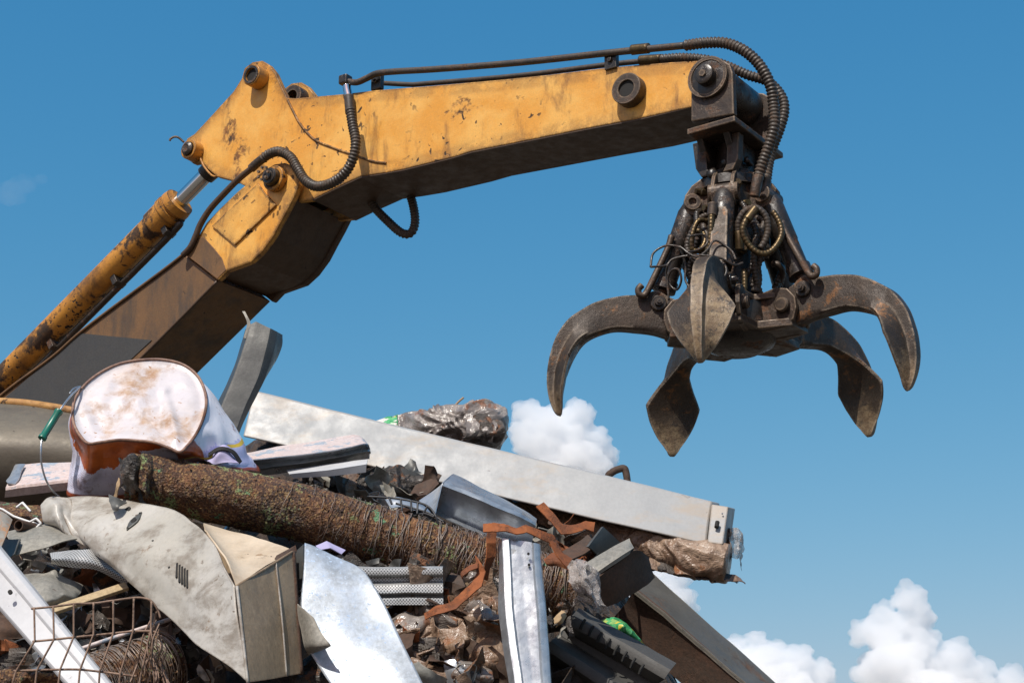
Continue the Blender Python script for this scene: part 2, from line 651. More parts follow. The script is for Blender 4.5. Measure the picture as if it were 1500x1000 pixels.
# main pivot
c = ap(407, 264, -BW)
for c_, a_ in ((c, -AX), (c + AX * 2 * BW, AX)):
    bm = bmesh.new()
    ring(bm, c_, a_, .088, .06, .05)
    obj('pivot_boss', bm, M['yellow_dirty'], arm, smooth='auto', bevel=.005)
bm = bmesh.new()
lathe(bm, c + AX * (2 * BW + .05), c - AX, [(0, .06), (2 * BW + .14, .06), (2 * BW + .15, .052), (2 * BW + .15, .035), (2 * BW + .165, .03)])
obj('pivot_pin', bm, M['grease'], arm, smooth='auto')
bm = bmesh.new()
for k in range(7):
    a = k * 2 * math.pi / 7
    u, w_ = EX, UP
    q = c - AX * .142 + (u * math.cos(a) + w_ * math.sin(a)) * .044
    lathe(bm, q, q - AX, [(0, .010), (.014, .010)], 6)
obj('bolt_circle', bm, M['steel'], arm)

# ---- hydraulic cylinder (in the middle plane)
r0, r1 = ap(321, 237, 0), ap(-62, 624, 0)
t0 = ap(265, 303, 0)
e0 = ap(262, 298, 0)
d = (r1 - r0).normalized()
Lc = (r1 - r0).length
s_head = (e0 - r0).length
bm = bmesh.new()
lathe(bm, r0 + d * s_head, r1, [(-.015, .066), (-.015, .115), (.03, .122), (.05, .122), (.055, .108), (.07, .108), (.075, .126), (.12, .126), (.13, .118), (.26, .116), (.275, .102), (Lc - s_head, .102)], 36)
cb = obj('cylinder_barrel', bm, M['yellow_dirty'], arm, smooth='auto')
bm = bmesh.new()
cyl(bm, r0 + d * .10, r0 + d * (s_head + .05), .056, sides=28)
obj('cylinder_rod', bm, M['chrome'], arm, smooth='auto')
bm = bmesh.new()
cyl(bm, r0 - AX * .09, r0 + AX * .09, .085, sides=28)
cyl(bm, r0 + d * .05, r0 + d * .15, .078, .07, 24)
obj('rod_eye', bm, M['grease'], arm, smooth='auto')
bm = bmesh.new()
nn = d.cross(AX).normalized()
if nn.z > 0:
    nn = -nn
q0 = r0 + d * (s_head + .1) + nn * .15 + AX * .02
smooth_tube(bm, [q0 - nn * .03, q0 + d * .06, q0 + d * 1.0, q0 + d * (Lc - s_head - .2)], .026, 10)
obj('cylinder_pipe', bm, M['grease'], arm, smooth=True)
for s_ in (.18, .75, 1.5):
    bm = bmesh.new()
    q = r0 + d * (s_head + s_) + nn * .115
    boxo(bm, q, d * .025, AX * .05, nn * .05)
    obj('pipe_clamp', bm, M['grease'], arm, bevel=.004)

# ---- pipes and hoses
def arm_hose(name, pts, off, r, ribbed_=True, mat='rubber'):
    bm = bmesh.new()
    c = [ap(p[0], p[1], p[2] if len(p) > 2 else off) for p in pts]
    if ribbed_:
        ribbed(bm, c, r)
    else:
        smooth_tube(bm, c, r, 12)
    return obj(name, bm, M[mat], arm, smooth=True)


# left elbow fitting
bm = bmesh.new()
boxo(bm, ap(506, 118, -SW - .03), EX * .035, UP * .033, AX * .035)
obj('elbow_fitting', bm, M['grease'], arm, bevel=.01)
arm_hose('steel_pipe', [(508, 119), (522, 121), (537, 115), (552, 108), (580, 105), (640, 101.5), (760, 92), (890, 78), (950, 72), (1003, 67)], -SW - .03, .0215, False)
arm_hose('steel_pipe', [(560, 122), (600, 124), (620, 123), (760, 111), (890, 95), (960, 88)], -.05, .017, False)
arm_hose('pipe_coupling', [(926, 73.5), (934, 72.5), (950, 71)], -SW - .03, .032, False, 'brass')
arm_hose('pipe_coupling', [(938, 89), (950, 88), (968, 87)], -.05, .032, False, 'brass')
for px, py, o2 in ((553, 121, -SW + .03), (896, 90, -SW + .0)):
    bm = bmesh.new()
    c = ap(px, py, o2)
    boxo(bm, c, EX * .04, UP * .055, AX * .02)
    lathe(bm, c - AX * .02, c - AX * .04, [(0, .016), (.015, .016)], 6)
    obj('pipe_bracket', bm, M['grease'], arm, bevel=.003)
# hose down the near side
arm_hose('hose_fitting', [(508, 126), (509, 133), (511, 142)], -SW - .035, .029, False, 'chrome')
arm_hose('hose_fitting', [(511, 141), (512, 152), (513, 166)], -SW - .04, .034, False, 'rubber')
arm_hose('hydraulic_hose', [(513, 160), (517, 185), (521, 208), (517, 232), (505, 254), (486, 268), (464, 273), (447, 264), (436, 247), (425, 230), (408, 222), (392, 227), (384, 234)], -SW - .125, .036)
arm_hose('hose_fitting', [(390, 229), (378, 238), (368, 247)], -SW - .10, .031, False, 'steel')
arm_hose('hose_pipe', [(371, 245), (350, 262), (330, 282), (308, 306), (294, 328), (287, 345), (279, 362), (268, 374)], -SW - .09, .022, False, 'under')
arm_hose('hydraulic_hose', [(538, 285, .1), (548, 303, .12), (567, 323, .14), (588, 341, .16), (602, 341, .18), (608, 325, .2), (605, 300, .21), (598, 278, .22)], 0, .032)
# two hoses arching down to the grab
h1 = arm_hose('hydraulic_hose', [(1003, 67, -SW - .03), (1035, 63, -SW - .02), (1065, 64, -SW), (1092, 76, -SW + .02), (1113, 96, -SW + .05), (1128, 124, -SW + .08), (1133, 152, -SW + .1), (1134, 185, -SW + .1), (1126, 215, -SW + .1), (1117, 240, -SW + .1), (1110, 264, -SW + .1)], 0, .035)
h2 = arm_hose('hydraulic_hose', [(968, 87, -.05), (1000, 85, -.03), (1035, 88, 0), (1065, 97, .02), (1095, 110, .06), (1125, 120, .1), (1144, 140, .12), (1149, 162, .12), (1142, 190, .10), (1130, 222, .08), (1125, 245, .05), (1122, 268, .02)], 0, .032)

# ================================================================== the grab
grab = thing('orange_peel_grab', 'dark rusty five-tined orange peel grab hanging from the loader arm', 'grab', GC)
# head bracket: two cheek plates on the stick end pin
hw = .285
plate = [(1012, 112), (1018, 100), (1028, 91), (1042, 87), (1058, 88), (1069, 94), (1073, 106), (1075, 167), (1012, 178)]
pn = aps(plate, -hw)
for off in (0, 2 * hw - .045):
    bm = bmesh.new()
    slab(bm, [p + AX * off for p in pn], AX * .045)
    obj('head_plate', bm, M['steel'], grab, bevel=.008)
c = ap(1039, 115, -hw)
bm = bmesh.new()
lathe(bm, c, c - AX, [(0, .112), (.02, .112), (.024, .104), (.024, .06), (.075, .058), (.08, .05), (.08, .02)], 36)
obj('head_pin', bm, M['grease'], grab, smooth='auto')
bm = bmesh.new()
ring(bm, c - AX * .01, -AX, .125, .104, .018, 36)
lathe(bm, c - AX * .07 + UP * .0, c - AX, [(0, .022), (.02, .022)], 6)
obj('pin_cap', bm, M['steel'], grab, smooth='auto')
c2 = c + AX * 2 * hw
bm = bmesh.new()
lathe(bm, c2, c2 + AX, [(0, .112), (.03, .112), (.03, .06), (.06, .06)], 36)
obj('head_pin', bm, M['grease'], grab, smooth='auto')
# base plate
bl, br = ap(1006, 189, -hw - .03), ap(1076, 169, -hw - .03)
bm = bmesh.new()
slab(bm, [bl, br, br + AX * (2 * hw + .06), bl + AX * (2 * hw + .06)], UP * -.035)
obj('base_plate', bm, M['steel'], grab, bevel=.006)
# lug plates below the base plate and the rotator neck
mid = (bl + br) / 2 + AX * (hw + .03)
zc = mid.z - .035
gx = V((GC.x, GC.y, 0))


def L(x, y, z):
    return V((GC.x + x, GC.y + y, GC.z + z))


def sec(points, c, ax_u, ax_n, half):
    bm = bmesh.new()
    slab(bm, [c + ax_u * u + UP * z - ax_n * half for u, z in points], ax_n * 2 * half)
    return bm


ztop = zc - GC.z
cc = V((GC.x, GC.y, GC.z))
for s in (-1, 1):
    for q_ in (-1, 1):
        bm = sec([(q_ * .15, ztop), (q_ * .075, ztop), (q_ * .06, ztop - .18), (q_ * .035, 1.38), (q_ * .10, 1.38), (q_ * .135, ztop - .16)], cc + AX * s * .15, EX, AX, .03)
        obj('lug_plate', bm, M['grease'] if q_ < 0 else M['steel'], grab, bevel=.006)
for s in (-1, 1):
    bm = sec([(-.22, ztop), (.22, ztop), (.15, ztop - .12), (.09, 1.42), (-.09, 1.42), (-.15, ztop - .12)], cc + EX * s * .085, AX, EX, .02)
    obj('lug_plate', bm, M['grease'], grab, bevel=.006)
bm = bmesh.new()
lathe(bm, L(0, 0, ztop), L(0, 0, 0), [(0, .085), (.1, .082), (.16, .10), (.2, .085), (.3, .09), (ztop - 1.36, .13)], 24)
obj('rotator_neck', bm, M['grease'], grab, smooth='auto')
# upper housing with lugs for the cylinders
bm = bmesh.new()
lathe(bm, L(0, 0, 1.43), L(0, 0, 0), [(0, .10), (.01, .14), (.05, .155), (.055, .185), (.11, .19), (.115, .16), (.2, .165), (.26, .15), (.34, .13), (.52, .125), (.66, .13), (.75, .16), (.80, .2)], 30)
hs = obj('upper_housing', bm, M['grease'], grab, smooth='auto')
yaw = -.324
TA = [yaw + k * 2 * math.pi / 5 for k in range(5)]
for a in TA:
    er = V((math.sin(a), -math.cos(a), 0))
    et = V((math.cos(a), math.sin(a), 0))
    bm = bmesh.new()
    for s in (-1, 1):
        slab(bm, [cc + er * r + UP * z + et * (s * .055 - .011) for r, z in ((.10, 1.40), (.17, 1.39), (.235, 1.34), (.275, 1.28), (.285, 1.22), (.265, 1.17), (.22, 1.155), (.12, 1.20))], et * .022)
    ring(bm, cc + er * .235 + UP * 1.235 - et * .085, et, .05, .022, .17, 20)
    obj('cylinder_lug', bm, M['steel'], grab, bevel=.004)
# lower hub
bm = bmesh.new()
pts = []
for k in range(5):
    for dd, rr in ((-.24, .40), (.24, .40), (.63, .26)):
        a = TA[k] + dd
        pts.append((math.sin(a) * rr, -math.cos(a) * rr))
slab(bm, [L(x, y, .425) for x, y in pts], UP * .045)
obj('hub_plate', bm, M['steel'], grab, bevel=.006)
bm = bmesh.new()
slab(bm, [L(x * .88, y * .88, .60) for x, y in pts], UP * .035)
obj('hub_plate', bm, M['steel'], grab, bevel=.006)
bm = bmesh.new()
lathe(bm, L(0, 0, .66), L(0, 0, 0), [(0, .17), (.03, .23), (.19, .24), (.26, .20), (.30, .12)], 30)
obj('hub_core', bm, M['grease'], grab, smooth='auto')
for a in TA:
    er = V((math.sin(a), -math.cos(a), 0))
    et = V((math.cos(a), math.sin(a), 0))
    for s in (-1, 1):
        bm = bmesh.new()
        slab(bm, [cc + er * r + UP * z + et * (s * .085 - .014) for r, z in ((.20, .64), (.30, .66), (.37, .64), (.415, .585), (.42, .52), (.40, .46), (.34, .42), (.20, .42))], et * .028)
        obj('hub_lug', bm, M['steel'], grab, bevel=.005)
    bm = bmesh.new()
    q = cc + er * .345 + UP * .545
    lathe(bm, q - et * .135, q + et, [(0, .034), (.01, .042), (.26, .042), (.27, .034)], 18)
    obj('tine_pin', bm, M['steel'], grab, smooth='auto')

# tines: one built in local coordinates, four copies turned about the axis
def tine_mat(name, z0, z1, amt):
  n = NT(name)
  ob = n.tc.outputs['Object']
  sx = n.n('ShaderNodeSeparateXYZ', ins={'Vector': ob})
  c1 = n.mix(n.step(n.noise(5, 8, .7), .38, .66), (.040, .030, .023), (.064, .044, .030))
  c1 = n.mix(n.step(n.noise(40, 6, .75), .48, .68), c1, (.036, .026, .020))
  c1 = n.mix(n.math('MULTIPLY', n.step(n.noise(8, 10, .75, n.mapping(loc=(3, 1, 2))), .55, .64), .8), c1, (.22, .098, .033))
  zz = n.math('ADD', sx.outputs['Z'], n.math('MULTIPLY', n.math('SUBTRACT', n.noise(9, 8, .75), .5), .62))
  mud = n.step(zz, z0, z1)
  mudc = n.mix(n.step(n.noise(30, 8, .7), .35, .65), (.30, .215, .12), (.15, .095, .05))
  mudc = n.mix(n.step(n.noise(14, 9, .8, n.mapping(loc=(7, 2, 5))), .52, .60), mudc, (.035, .025, .017))
  c1 = n.mix(n.math('MULTIPLY', mud, amt), c1, mudc)
  em = n.math('MULTIPLY', n.edge(.024), n.step(n.noise(25, 5, .7), .35, .55))
  sc = n.step(n.noise(10, 6, .7, n.mapping(scale=(14, 14, .9), rot=(.5, .2, 0))), .60, .66)
  c1 = n.mix(n.math('MULTIPLY', sc, .25), c1, (.20, .15, .105))
  c1 = n.mix(n.math('MULTIPLY', em, .65), c1, (.34, .27, .20))
  hh = n.math('ADD', n.math('MULTIPLY', n.noise(60, 8, .75), .6), n.math('MULTIPLY', n.noise(10, 6, .7), .8))
  return n.done(c1, n.step(n.noise(16, 6, .7), .3, .7, .36, .66), n.math('MULTIPLY', n.math('SUBTRACT', 1, mud), .35), n.bump(hh, .5, .012))


M['tine'] = tine_mat('worn_tine_steel', .24, .04, .7)
M['tine_mud'] = tine_mat('mud_caked_tine_steel', .62, .30, .85)

TP = [((1010, 448), (1008, 496), .048, .048), ((985, 437), (985, 496), .047, .047), ((968, 427), (962, 490), .046, .046), ((945, 432), (938, 486), .045, .046),
      ((915, 434), (908, 484), .045, .048), ((885, 440), (882, 489), .044, .052), ((858, 452), (860, 500), .043, .072), ((835, 468), (845, 517), .040, .122),
      ((817, 491), (834, 540), .037, .178), ((806, 520), (828, 563), .034, .146), ((801, 550), (825, 582), .031, .102), ((803, 577), (824, 595), .025, .058),
      ((811, 600), (823, 604), .018, .028), ((816, 607), (821, 608), .010, .013)]


def tine_pt(px, py):
    return (1085 - px) / 265., (608 - py) / 253.


def make_tine():
    K = 5
    rows = []
    ctrl = []
    for o_, i_, wr, ww in TP:
        ro, zo = tine_pt(*o_)
        ri, zi = tine_pt(*i_)
        # the section: ridge corners, wing tips swept back to the inner face, hollow inside
        m = .84
        rm, zm = ro + (ri - ro) * m, zo + (zi - zo) * m
        hollow = .10 * max(0, ww - wr)
        rh, zh = ri + (ro - ri) * .12, zi + (zo - zi) * .12
        ctrl.append([V((-wr * .9, ro, zo)), V((wr * .9, ro, zo)), V((wr * 1.0, ro + (rm - ro) * .5, zo + (zm - zo) * .5)), V((ww, rm, zm)), V((ww * .96, rm + (ri - rm) * .6, zm + (zi - zm) * .6)),
                     V((wr * .7, ri, zi)), V((-wr * .7, ri, zi)), V((-ww * .96, rm + (ri - rm) * .6, zm + (zi - zm) * .6)), V((-ww, rm, zm)), V((-wr * 1.0, ro + (rm - ro) * .5, zo + (zm - zo) * .5))])
    cols = [catmull(c, K * (len(ctrl) - 1)) for c in zip(*ctrl)]
    lin = [even_idx(c, K * (len(ctrl) - 1)) for c in zip(*ctrl)]
    for i_ in (3, 4, 7, 8):                 # the blade edges run straight between their corners
        for p_, q_ in zip(cols[i_], lin[i_]):
            p_.x = q_.x * .8 + p_.x * .2
    bm = bmesh.new()
    rings = []
    for r in zip(*cols):
        rings.append([bm.verts.new((p.x, -p.y, p.z)) for p in r])
    k = len(rings[0])
    for a, b in zip(rings, rings[1:]):
        for i in range(k):
            bm.faces.new((a[i], a[(i + 1) % k], b[(i + 1) % k], b[i]))
    bm.faces.new(rings[0])
    bm.faces.new(rings[-1])
    for v in bm.verts:
        v.co += nv3(v.co, 9, 3) * .004
    bmesh.ops.recalc_face_normals(bm, faces=bm.faces[:])
    me = bpy.data.meshes.new('tine')
    bm.to_mesh(me)
    bm.free()
    me.materials.append(M['tine'])
    me.shade_smooth()
    me.set_sharp_from_angle(angle=R_(38))
    return me


def link_child(name, me, parent, mat4):
    o = bpy.data.objects.new(name, me)
    COL.objects.link(o)
    o.parent = parent
    o.matrix_local = mat4
    return o


tine_me = make_tine()
# bolt plate on the tine flank
rr_, zz_ = tine_pt(968, 447)
bolt_mes = []
for s in (-1, 1):
    bm = bmesh.new()
    q = V((s * .044, -rr_, zz_))
    lathe(bm, q, q + V((s, 0, 0)), [(0, .046), (.018, .046), (.022, .040), (.022, .024), (.046, .022), (.046, .013), (.058, .012)], 14)
    bmesh.ops.recalc_face_normals(bm, faces=bm.faces[:])
    me_ = bpy.data.meshes.new('tine_bolt')
    bm.to_mesh(me_)
    bm.free()
    me_.materials.append(M['grease'])
    bolt_mes.append(me_)
# cylinder of one tine
ra, za, rb, zb = .235, 1.235, .435, .66
pa, pb = V((0, -ra, za)), V((0, -rb, zb))
dv = (pb - pa).normalized()
Lg = (pb - pa).length
bm = bmesh.new()
lathe(bm, pa, pb, [(-.03, .03), (-.02, .046), (.03, .058), (.05, .064), (Lg * .5, .064), (Lg * .5 + .005, .060), (Lg * .78, .062), (Lg * .78 + .003, .072), (Lg * .88, .072), (Lg * .88 + .004, .05)], 22)
cylb_me = bpy.data.meshes.new('cylinder_barrel')
bmesh.ops.recalc_face_normals(bm, faces=bm.faces[:])
bm.to_mesh(cylb_me); bm.free()
cylb_me.materials.append(M['grease']); cylb_me.shade_smooth(); cylb_me.set_sharp_from_angle(angle=R_(40))
bm = bmesh.new()
cyl(bm, pa + dv * Lg * .86, pb, .03, sides=16)
cyl(bm, pb - V((.045, 0, 0)), pb + V((.045, 0, 0)), .045, sides=18)
cylr_me = bpy.data.meshes.new('cylinder_rod')
bmesh.ops.recalc_face_normals(bm, faces=bm.faces[:])
bm.to_mesh(cylr_me); bm.free()
cylr_me.materials.append(M['steel']); cylr_me.shade_smooth(); cylr_me.set_sharp_from_angle(angle=R_(40))
# guard loop beside each cylinder: flat bar with a hooked foot
bm = bmesh.new()
gp = [V((0, -.36, 1.03)), V((0, -.385, .95)), V((0, -.47, .77)), V((0, -.505, .70)), V((0, -.525, .675)), V((0, -.55, .68)), V((0, -.555, .71)), V((0, -.535, .735))]
sweep(bm, catmull(gp, 40), .019, 8)
guard_me = bpy.data.meshes.new('guard_bar')
bmesh.ops.recalc_face_normals(bm, faces=bm.faces[:])
bm.to_mesh(guard_me); bm.free()
guard_me.materials.append(M['steel']); guard_me.shade_smooth()
TILT = [(0, -.028, 0), (0, .034, 0), (0, -.034, 0), (0, .018, 0), (0, 0, 0)]
for k, a in enumerate(TA):
    rot = Matrix.Rotation(a, 4, 'Z')
    piv = Matrix.Translation((0, -.345, .545))
    tl = piv @ Matrix.Rotation(TILT[k][1], 4, 'X') @ piv.inverted()
    tm = tine_me
    if k == 0:
        tm = tine_me.copy()
        tm.materials[0] = M['tine_mud']
        tm.materials.append(M['tine'])
        for pf in tm.polygons:                # mud tone on the ridge and one blade; left blade darker
            if pf.center.x < -.045 or pf.center.z > .62:
                pf.material_index = 1
    t = link_child('tine', tm, grab, rot @ tl)
    if k == 0:
        t['label'] = 'front tine caked in pale dried mud'
    for me_ in bolt_mes:
        link_child('tine_bolt', me_, t, Matrix.Identity(4))
    cb = link_child('cylinder_barrel', cylb_me, grab, rot)
    link_child('cylinder_rod', cylr_me, cb, Matrix.Identity(4))
    if k in (1, 4):
        link_child('guard_bar', guard_me, grab, rot @ Matrix.Translation((-.10 if k == 1 else .08, 0, 0)))


def gl(px, py, off):
    """a point of the grab, off metres in front of (-) or behind the grab axis plane facing the viewer"""
    return on_plane(px, py, GC + V((0, off, 0)), V((0, 1, 0)))


def ghose(name, pts, r, mat, rib=True, pitch=.02):
    bm = bmesh.new()
    c = [gl(*p) for p in pts]
    if rib:
        ribbed(bm, c, r * .9, pitch, .11)
    else:
        smooth_tube(bm, c, r, 8)
    return obj(name, bm, M[mat], grab, smooth=True)


ghose('hose_fitting', [(1111, 258, -.30), (1108, 272, -.30), (1105, 288, -.29)], .03, 'steel', False)
ghose('hose_fitting', [(1122, 262, -.2), (1121, 275, -.2), (1119, 290, -.2)], .03, 'steel', False)
ghose('grab_hose', [(1082, 345, -.3), (1082, 325, -.32), (1092, 309, -.34), (1108, 305, -.36), (1121, 316, -.36), (1125, 335, -.35), (1121, 352, -.34), (1114, 364, -.33)], .022, 'rubber')
ghose('grab_hose', [(1105, 309, -.38), (1093, 322, -.39), (1088, 338, -.39), (1095, 356, -.38), (1110, 370, -.38), (1126, 370, -.37), (1139, 357, -.36), (1145, 340, -.35), (1140, 322, -.34), (1132, 310, -.33)], .021, 'brass')
ghose('hose_fitting', [(1082, 340, -.31), (1083, 352, -.31), (1083, 366, -.30)], .027, 'brass', False)
ghose('hose_fitting', [(1107, 305, -.38), (1100, 314, -.385), (1094, 322, -.39)], .025, 'brass', False)
ghose('grab_hose', [(1043, 305, -.36), (1042, 325, -.37), (1041, 345, -.37), (1037, 368, -.36)], .022, 'brass')
ghose('hose_fitting', [(1044, 298, -.36), (1044, 305, -.36), (1043, 316, -.36)], .028, 'steel', False)
ghose('grab_hose', [(1036, 324, -.24), (1024, 323, -.26), (1017, 334, -.27), (1013, 352, -.27), (1015, 366, -.26), (1026, 366, -.26), (1033, 352, -.25), (1029, 340, -.22), (1020, 338, -.2)], .018, 'brass')
ghose('grab_hose', [(1064, 395, -.2), (1070, 400, -.26), (1078, 415, -.27), (1082, 432, -.25)], .02, 'rubber')
ghose('grab_hose', [(1090, 395, -.24), (1091, 412, -.25), (1090, 430, -.25), (1089, 450, -.24)], .02, 'brass')
ghose('grab_hose', [(1108, 390, -.2), (1110, 410, -.2), (1106, 428, -.2)], .03, 'rubber')
ghose('grab_hose', [(1132, 386, -.1), (1140, 388, -.12), (1146, 398, -.1), (1142, 412, -.05)], .02, 'steel', False)
# tangle of wire caught round the front cylinder
for pts in ([(953, 391), (957, 371), (975, 360), (996, 362), (1010, 372), (1022, 376), (1036, 366), (1046, 353), (1058, 357), (1072, 368), (1078, 380)],
            [(953, 391), (975, 389), (985, 380), (1005, 375), (1030, 374), (1055, 378), (1075, 388), (1088, 385)],
            [(1076, 384), (1072, 400), (1066, 415)],
            [(978, 388), (976, 402), (982, 418), (992, 424), (998, 410), (994, 395), (984, 396), (978, 410), (980, 440)],
            [(1010, 346), (1030, 344), (1036, 356), (1022, 366), (1004, 370)],
            [(996, 360), (1004, 388), (1004, 410), (1012, 424)],
            [(1012, 378), (1025, 384), (1045, 382), (1060, 386), (1064, 398), (1058, 410)]):
    r0_ = rnd.uniform(-.5, -.44)
    ghose('caught_wire', [(x, y, r0_ + .03 * math.sin(i)) for i, (x, y) in enumerate(pts)], .0065, 'grease', False)
# worn cover plate on the front cylinder
a = TA[0]
er, et = V((math.sin(a), -math.cos(a), 0)), V((math.cos(a), math.sin(a), 0))
bm = bmesh.new()
dv3 = (er * (rb - ra) + UP * (zb - za)).normalized()
nn3 = et.cross(dv3).normalized()
if nn3.dot(er) < 0:
    nn3 = -nn3
q = cc + er * ra + UP * za + nn3 * .062
slab(bm, [q + dv3 * u + et * w_ for u, w_ in ((.20, -.045), (.17, -.03), (.17, .03), (.20, .045), (.56, .05), (.56, -.05))], nn3 * .018)
obj('cover_plate', bm, M['tine_mud'], grab, bevel=.006)
# grease blobs and ragged packing round the swivel
for k in range(16):
    a = rnd.uniform(0, 6.28)
    r = rnd.uniform(.10, .2)
    z = rnd.uniform(1.34, 1.5)
    q = L(math.sin(a) * r, -math.cos(a) * r, z)
    bm = bmesh.new()
    bmesh.ops.create_icosphere(bm, subdivisions=2, radius=rnd.uniform(.018, .035), matrix=Matrix.Translation(q))
    for v in bm.verts:
        v.co += nv3(v.co, 30, k) * .014
    obj('grease_lump', bm, M['grease'], grab, smooth=True)
# manifold blocks and greasy lines packed between the cylinders
rg = random.Random(17)
for k, a in enumerate(TA):
    a2 = a + .63
    u, t_ = V((math.sin(a2), -math.cos(a2), 0)), V((math.cos(a2), math.sin(a2), 0))
    bm = bmesh.new()
    boxo(bm, L(0, 0, 1.06) + u * .15, u * .05, t_ * .06, UP * .10)
    obj('manifold_block', bm, M['grease'], grab, bevel=.008)
    for j in range(3):
        bm = bmesh.new()
        q = L(0, 0, 1.18 - .04 * j) + u * .2 + t_ * (.05 * (j - 1))
        pts = [q, q + u * .06 + UP * -.05 + t_ * rg.uniform(-.05, .05), q + u * .09 + UP * -.2 + t_ * rg.uniform(-.08, .08), q + u * .05 + UP * -.36 + t_ * rg.uniform(-.05, .05), q + u * .01 + UP * -.46]
        ribbed(bm, pts, .019, .02)
        obj('grab_hose', bm, M['rubber'] if j else M['grease'], grab, smooth=True)
# small pins, nipples and blocks on the housing
for k, a in enumerate(TA):
    for da, z, rr in ((.35, 1.30, .17), (.62, 1.18, .16), (-.3, 1.0, .13), (.5, .92, .135)):
        a2 = a + da
        q = L(math.sin(a2) * rr, -math.cos(a2) * rr, z)
        u = V((math.sin(a2), -math.cos(a2), 0))
        bm = bmesh.new()
        lathe(bm, q - u * .03, q + u, [(0, .028), (.06, .028), (.065, .02), (.09, .018)], 8)
        obj('pipe_union', bm, M['grease'] if k % 2 else M['brass'], grab, smooth='auto')
# ================================================================== materials of the pile
M['beam'] = weathered('grey_painted_steel', (.285, .295, .30), (.31, .315, .315), alt_scale=1.0, rust_scale=7, rust_rng=(.70, .76), rust=(.30, .19, .10), rust2=(.10, .06, .04), spot_scale=30, spot_rng=(.70, .74),
                      grime=(.36, .28, .20), grime_rng=(.46, .66), grime_amt=.6, streak=(1.2, 1.2, 3), rough=(.38, .6), bump=.10, edge=(.008, (.22, .17, .12), .4), seed=2, finew=.10)
M['cabinet'] = weathered('stained_white_enamel', (.46, .44, .405), (.385, .36, .31), alt_scale=3, rust_scale=9, rust_rng=(.62, .70), rust=(.20, .12, .06), rust2=(.09, .055, .03), spot_scale=40, spot_rng=(.66, .70),
                         grime=(.15, .115, .08), grime_rng=(.45, .66), grime_amt=.7, streak=(2.5, 2.5, 4), rough=(.26, .5), bump=.10, edge=(.006, (.13, .08, .045)), seed=3, finew=.12)
M['cabinet_end'] = weathered('shaded_stained_enamel', (.35, .255, .16), (.26, .185, .11), alt_scale=7, rust_scale=8, rust_rng=(.6, .72), rust=(.14, .08, .035), rust2=(.08, .05, .03), grime=(.12, .085, .05), grime_rng=(.42, .72),
                             streak=(5, 5, 1.2), rough=(.4, .65), bump=.3, edge=(.006, (.09, .05, .03)), seed=4)  # end face: shade put into the colour, with stains over it
M['galv'] = weathered('galvanised_sheet', (.46, .48, .50), (.36, .385, .41), alt_scale=7, rust_scale=6, rust_rng=(.74, .80), rust=(.2, .14, .09), spot_scale=45, spot_rng=(.72, .75), grime=(.34, .36, .40),
                      grime_rng=(.48, .7), grime_amt=.5, rough=(.24, .42), metal=.75, bump=.10, spangle=60, seed=5, finew=.10)
M['galv_blue'] = weathered('scuffed_galvanised_sheet', (.36, .39, .42), (.31, .345, .385), alt_scale=5, rust_scale=60, rust_rng=(.60, .66), rust=(.30, .42, .60), rust2=(.38, .48, .62), spot_scale=90, spot_rng=(.62, .68),
                           grime=(.42, .50, .62), grime_rng=(.50, .62), grime_amt=.5, rough=(.38, .55), metal=.35, bump=.10, spangle=70, seed=6)
M['darkzinc'] = weathered('dull_dark_zinc', (.105, .105, .098), (.078, .078, .074), alt_scale=4, rust_scale=5, rust_rng=(.68, .73), rust=(.10, .045, .02), rust2=(.05, .025, .015), grime=(.05, .046, .04), grime_amt=.7,
                          rough=(.38, .6), metal=.5, bump=.18, seed=7)
M['olivesteel'] = weathered('weathered_grey_steel', (.20, .19, .165), (.26, .245, .21), alt_scale=6, rust_scale=6, rust_rng=(.60, .72), rust=(.12, .06, .03), rust2=(.06, .035, .02), grime=(.07, .058, .045), grime_amt=.7,
                            rough=(.5, .7), metal=.2, bump=.3, seed=8, edge=(.006, (.3, .27, .22), .2))
M['rustplate'] = weathered('dark_rusted_plate', (.045, .028, .018), (.07, .035, .02), alt_scale=5, rust=(.14, .055, .02), rust_rng=(.55, .7), rough=(.7, .85), bump=.5, seed=9)
M['strap'] = weathered('orange_rusted_strap', (.29, .082, .019), (.13, .04, .012), alt_scale=16, rust_scale=24, rust_rng=(.50, .64), rust=(.14, .045, .014), rust2=(.09, .03, .012), spot_scale=60, grime=(.40, .17, .06),
                       grime_rng=(.55, .75), rough=(.75, .92), bump=.5, seed=10)
M['white'] = weathered('white_painted_steel', (.52, .52, .525), (.45, .45, .46), alt_scale=4, rust_scale=7, rust_rng=(.72, .76), rust=(.30, .22, .15), spot_scale=50, spot_rng=(.70, .73), grime=(.42, .41, .40),
                       grime_rng=(.55, .75), grime_amt=.6, streak=(3, 3, 8), rough=(.35, .55), bump=.10, seed=11, finew=.10)
M['pink'] = weathered('chipped_pale_paint', (.56, .43, .385), (.53, .46, .44), alt_scale=6, rust_scale=11, rust_rng=(.555, .58), rust=(.22, .27, .33), rust2=(.30, .35, .40), spot_scale=60, spot_rng=(.64, .68), rough=(.4, .6), bump=.3, seed=12)
M['whitewire'] = NT('white_coated_wire').done((.72, .71, .69), .45)
M['wire'] = weathered('rusty_wire', (.19, .115, .075), (.26, .17, .12), alt_scale=30, rust_scale=25, rust_rng=(.5, .65), rust=(.08, .035, .018), rough=(.6, .8), bump=.3, seed=13)
M['meshwire'] = weathered('fine_mesh_wire', (.30, .255, .225), (.20, .15, .12), alt_scale=9, rust_scale=8, rust_rng=(.52, .62), rust=(.16, .066, .024), rust2=(.06, .03, .02), rough=(.35, .55), metal=.4, bump=.1, seed=14)
M['blackwire'] = NT('black_wire').done((.02, .02, .022), .5)
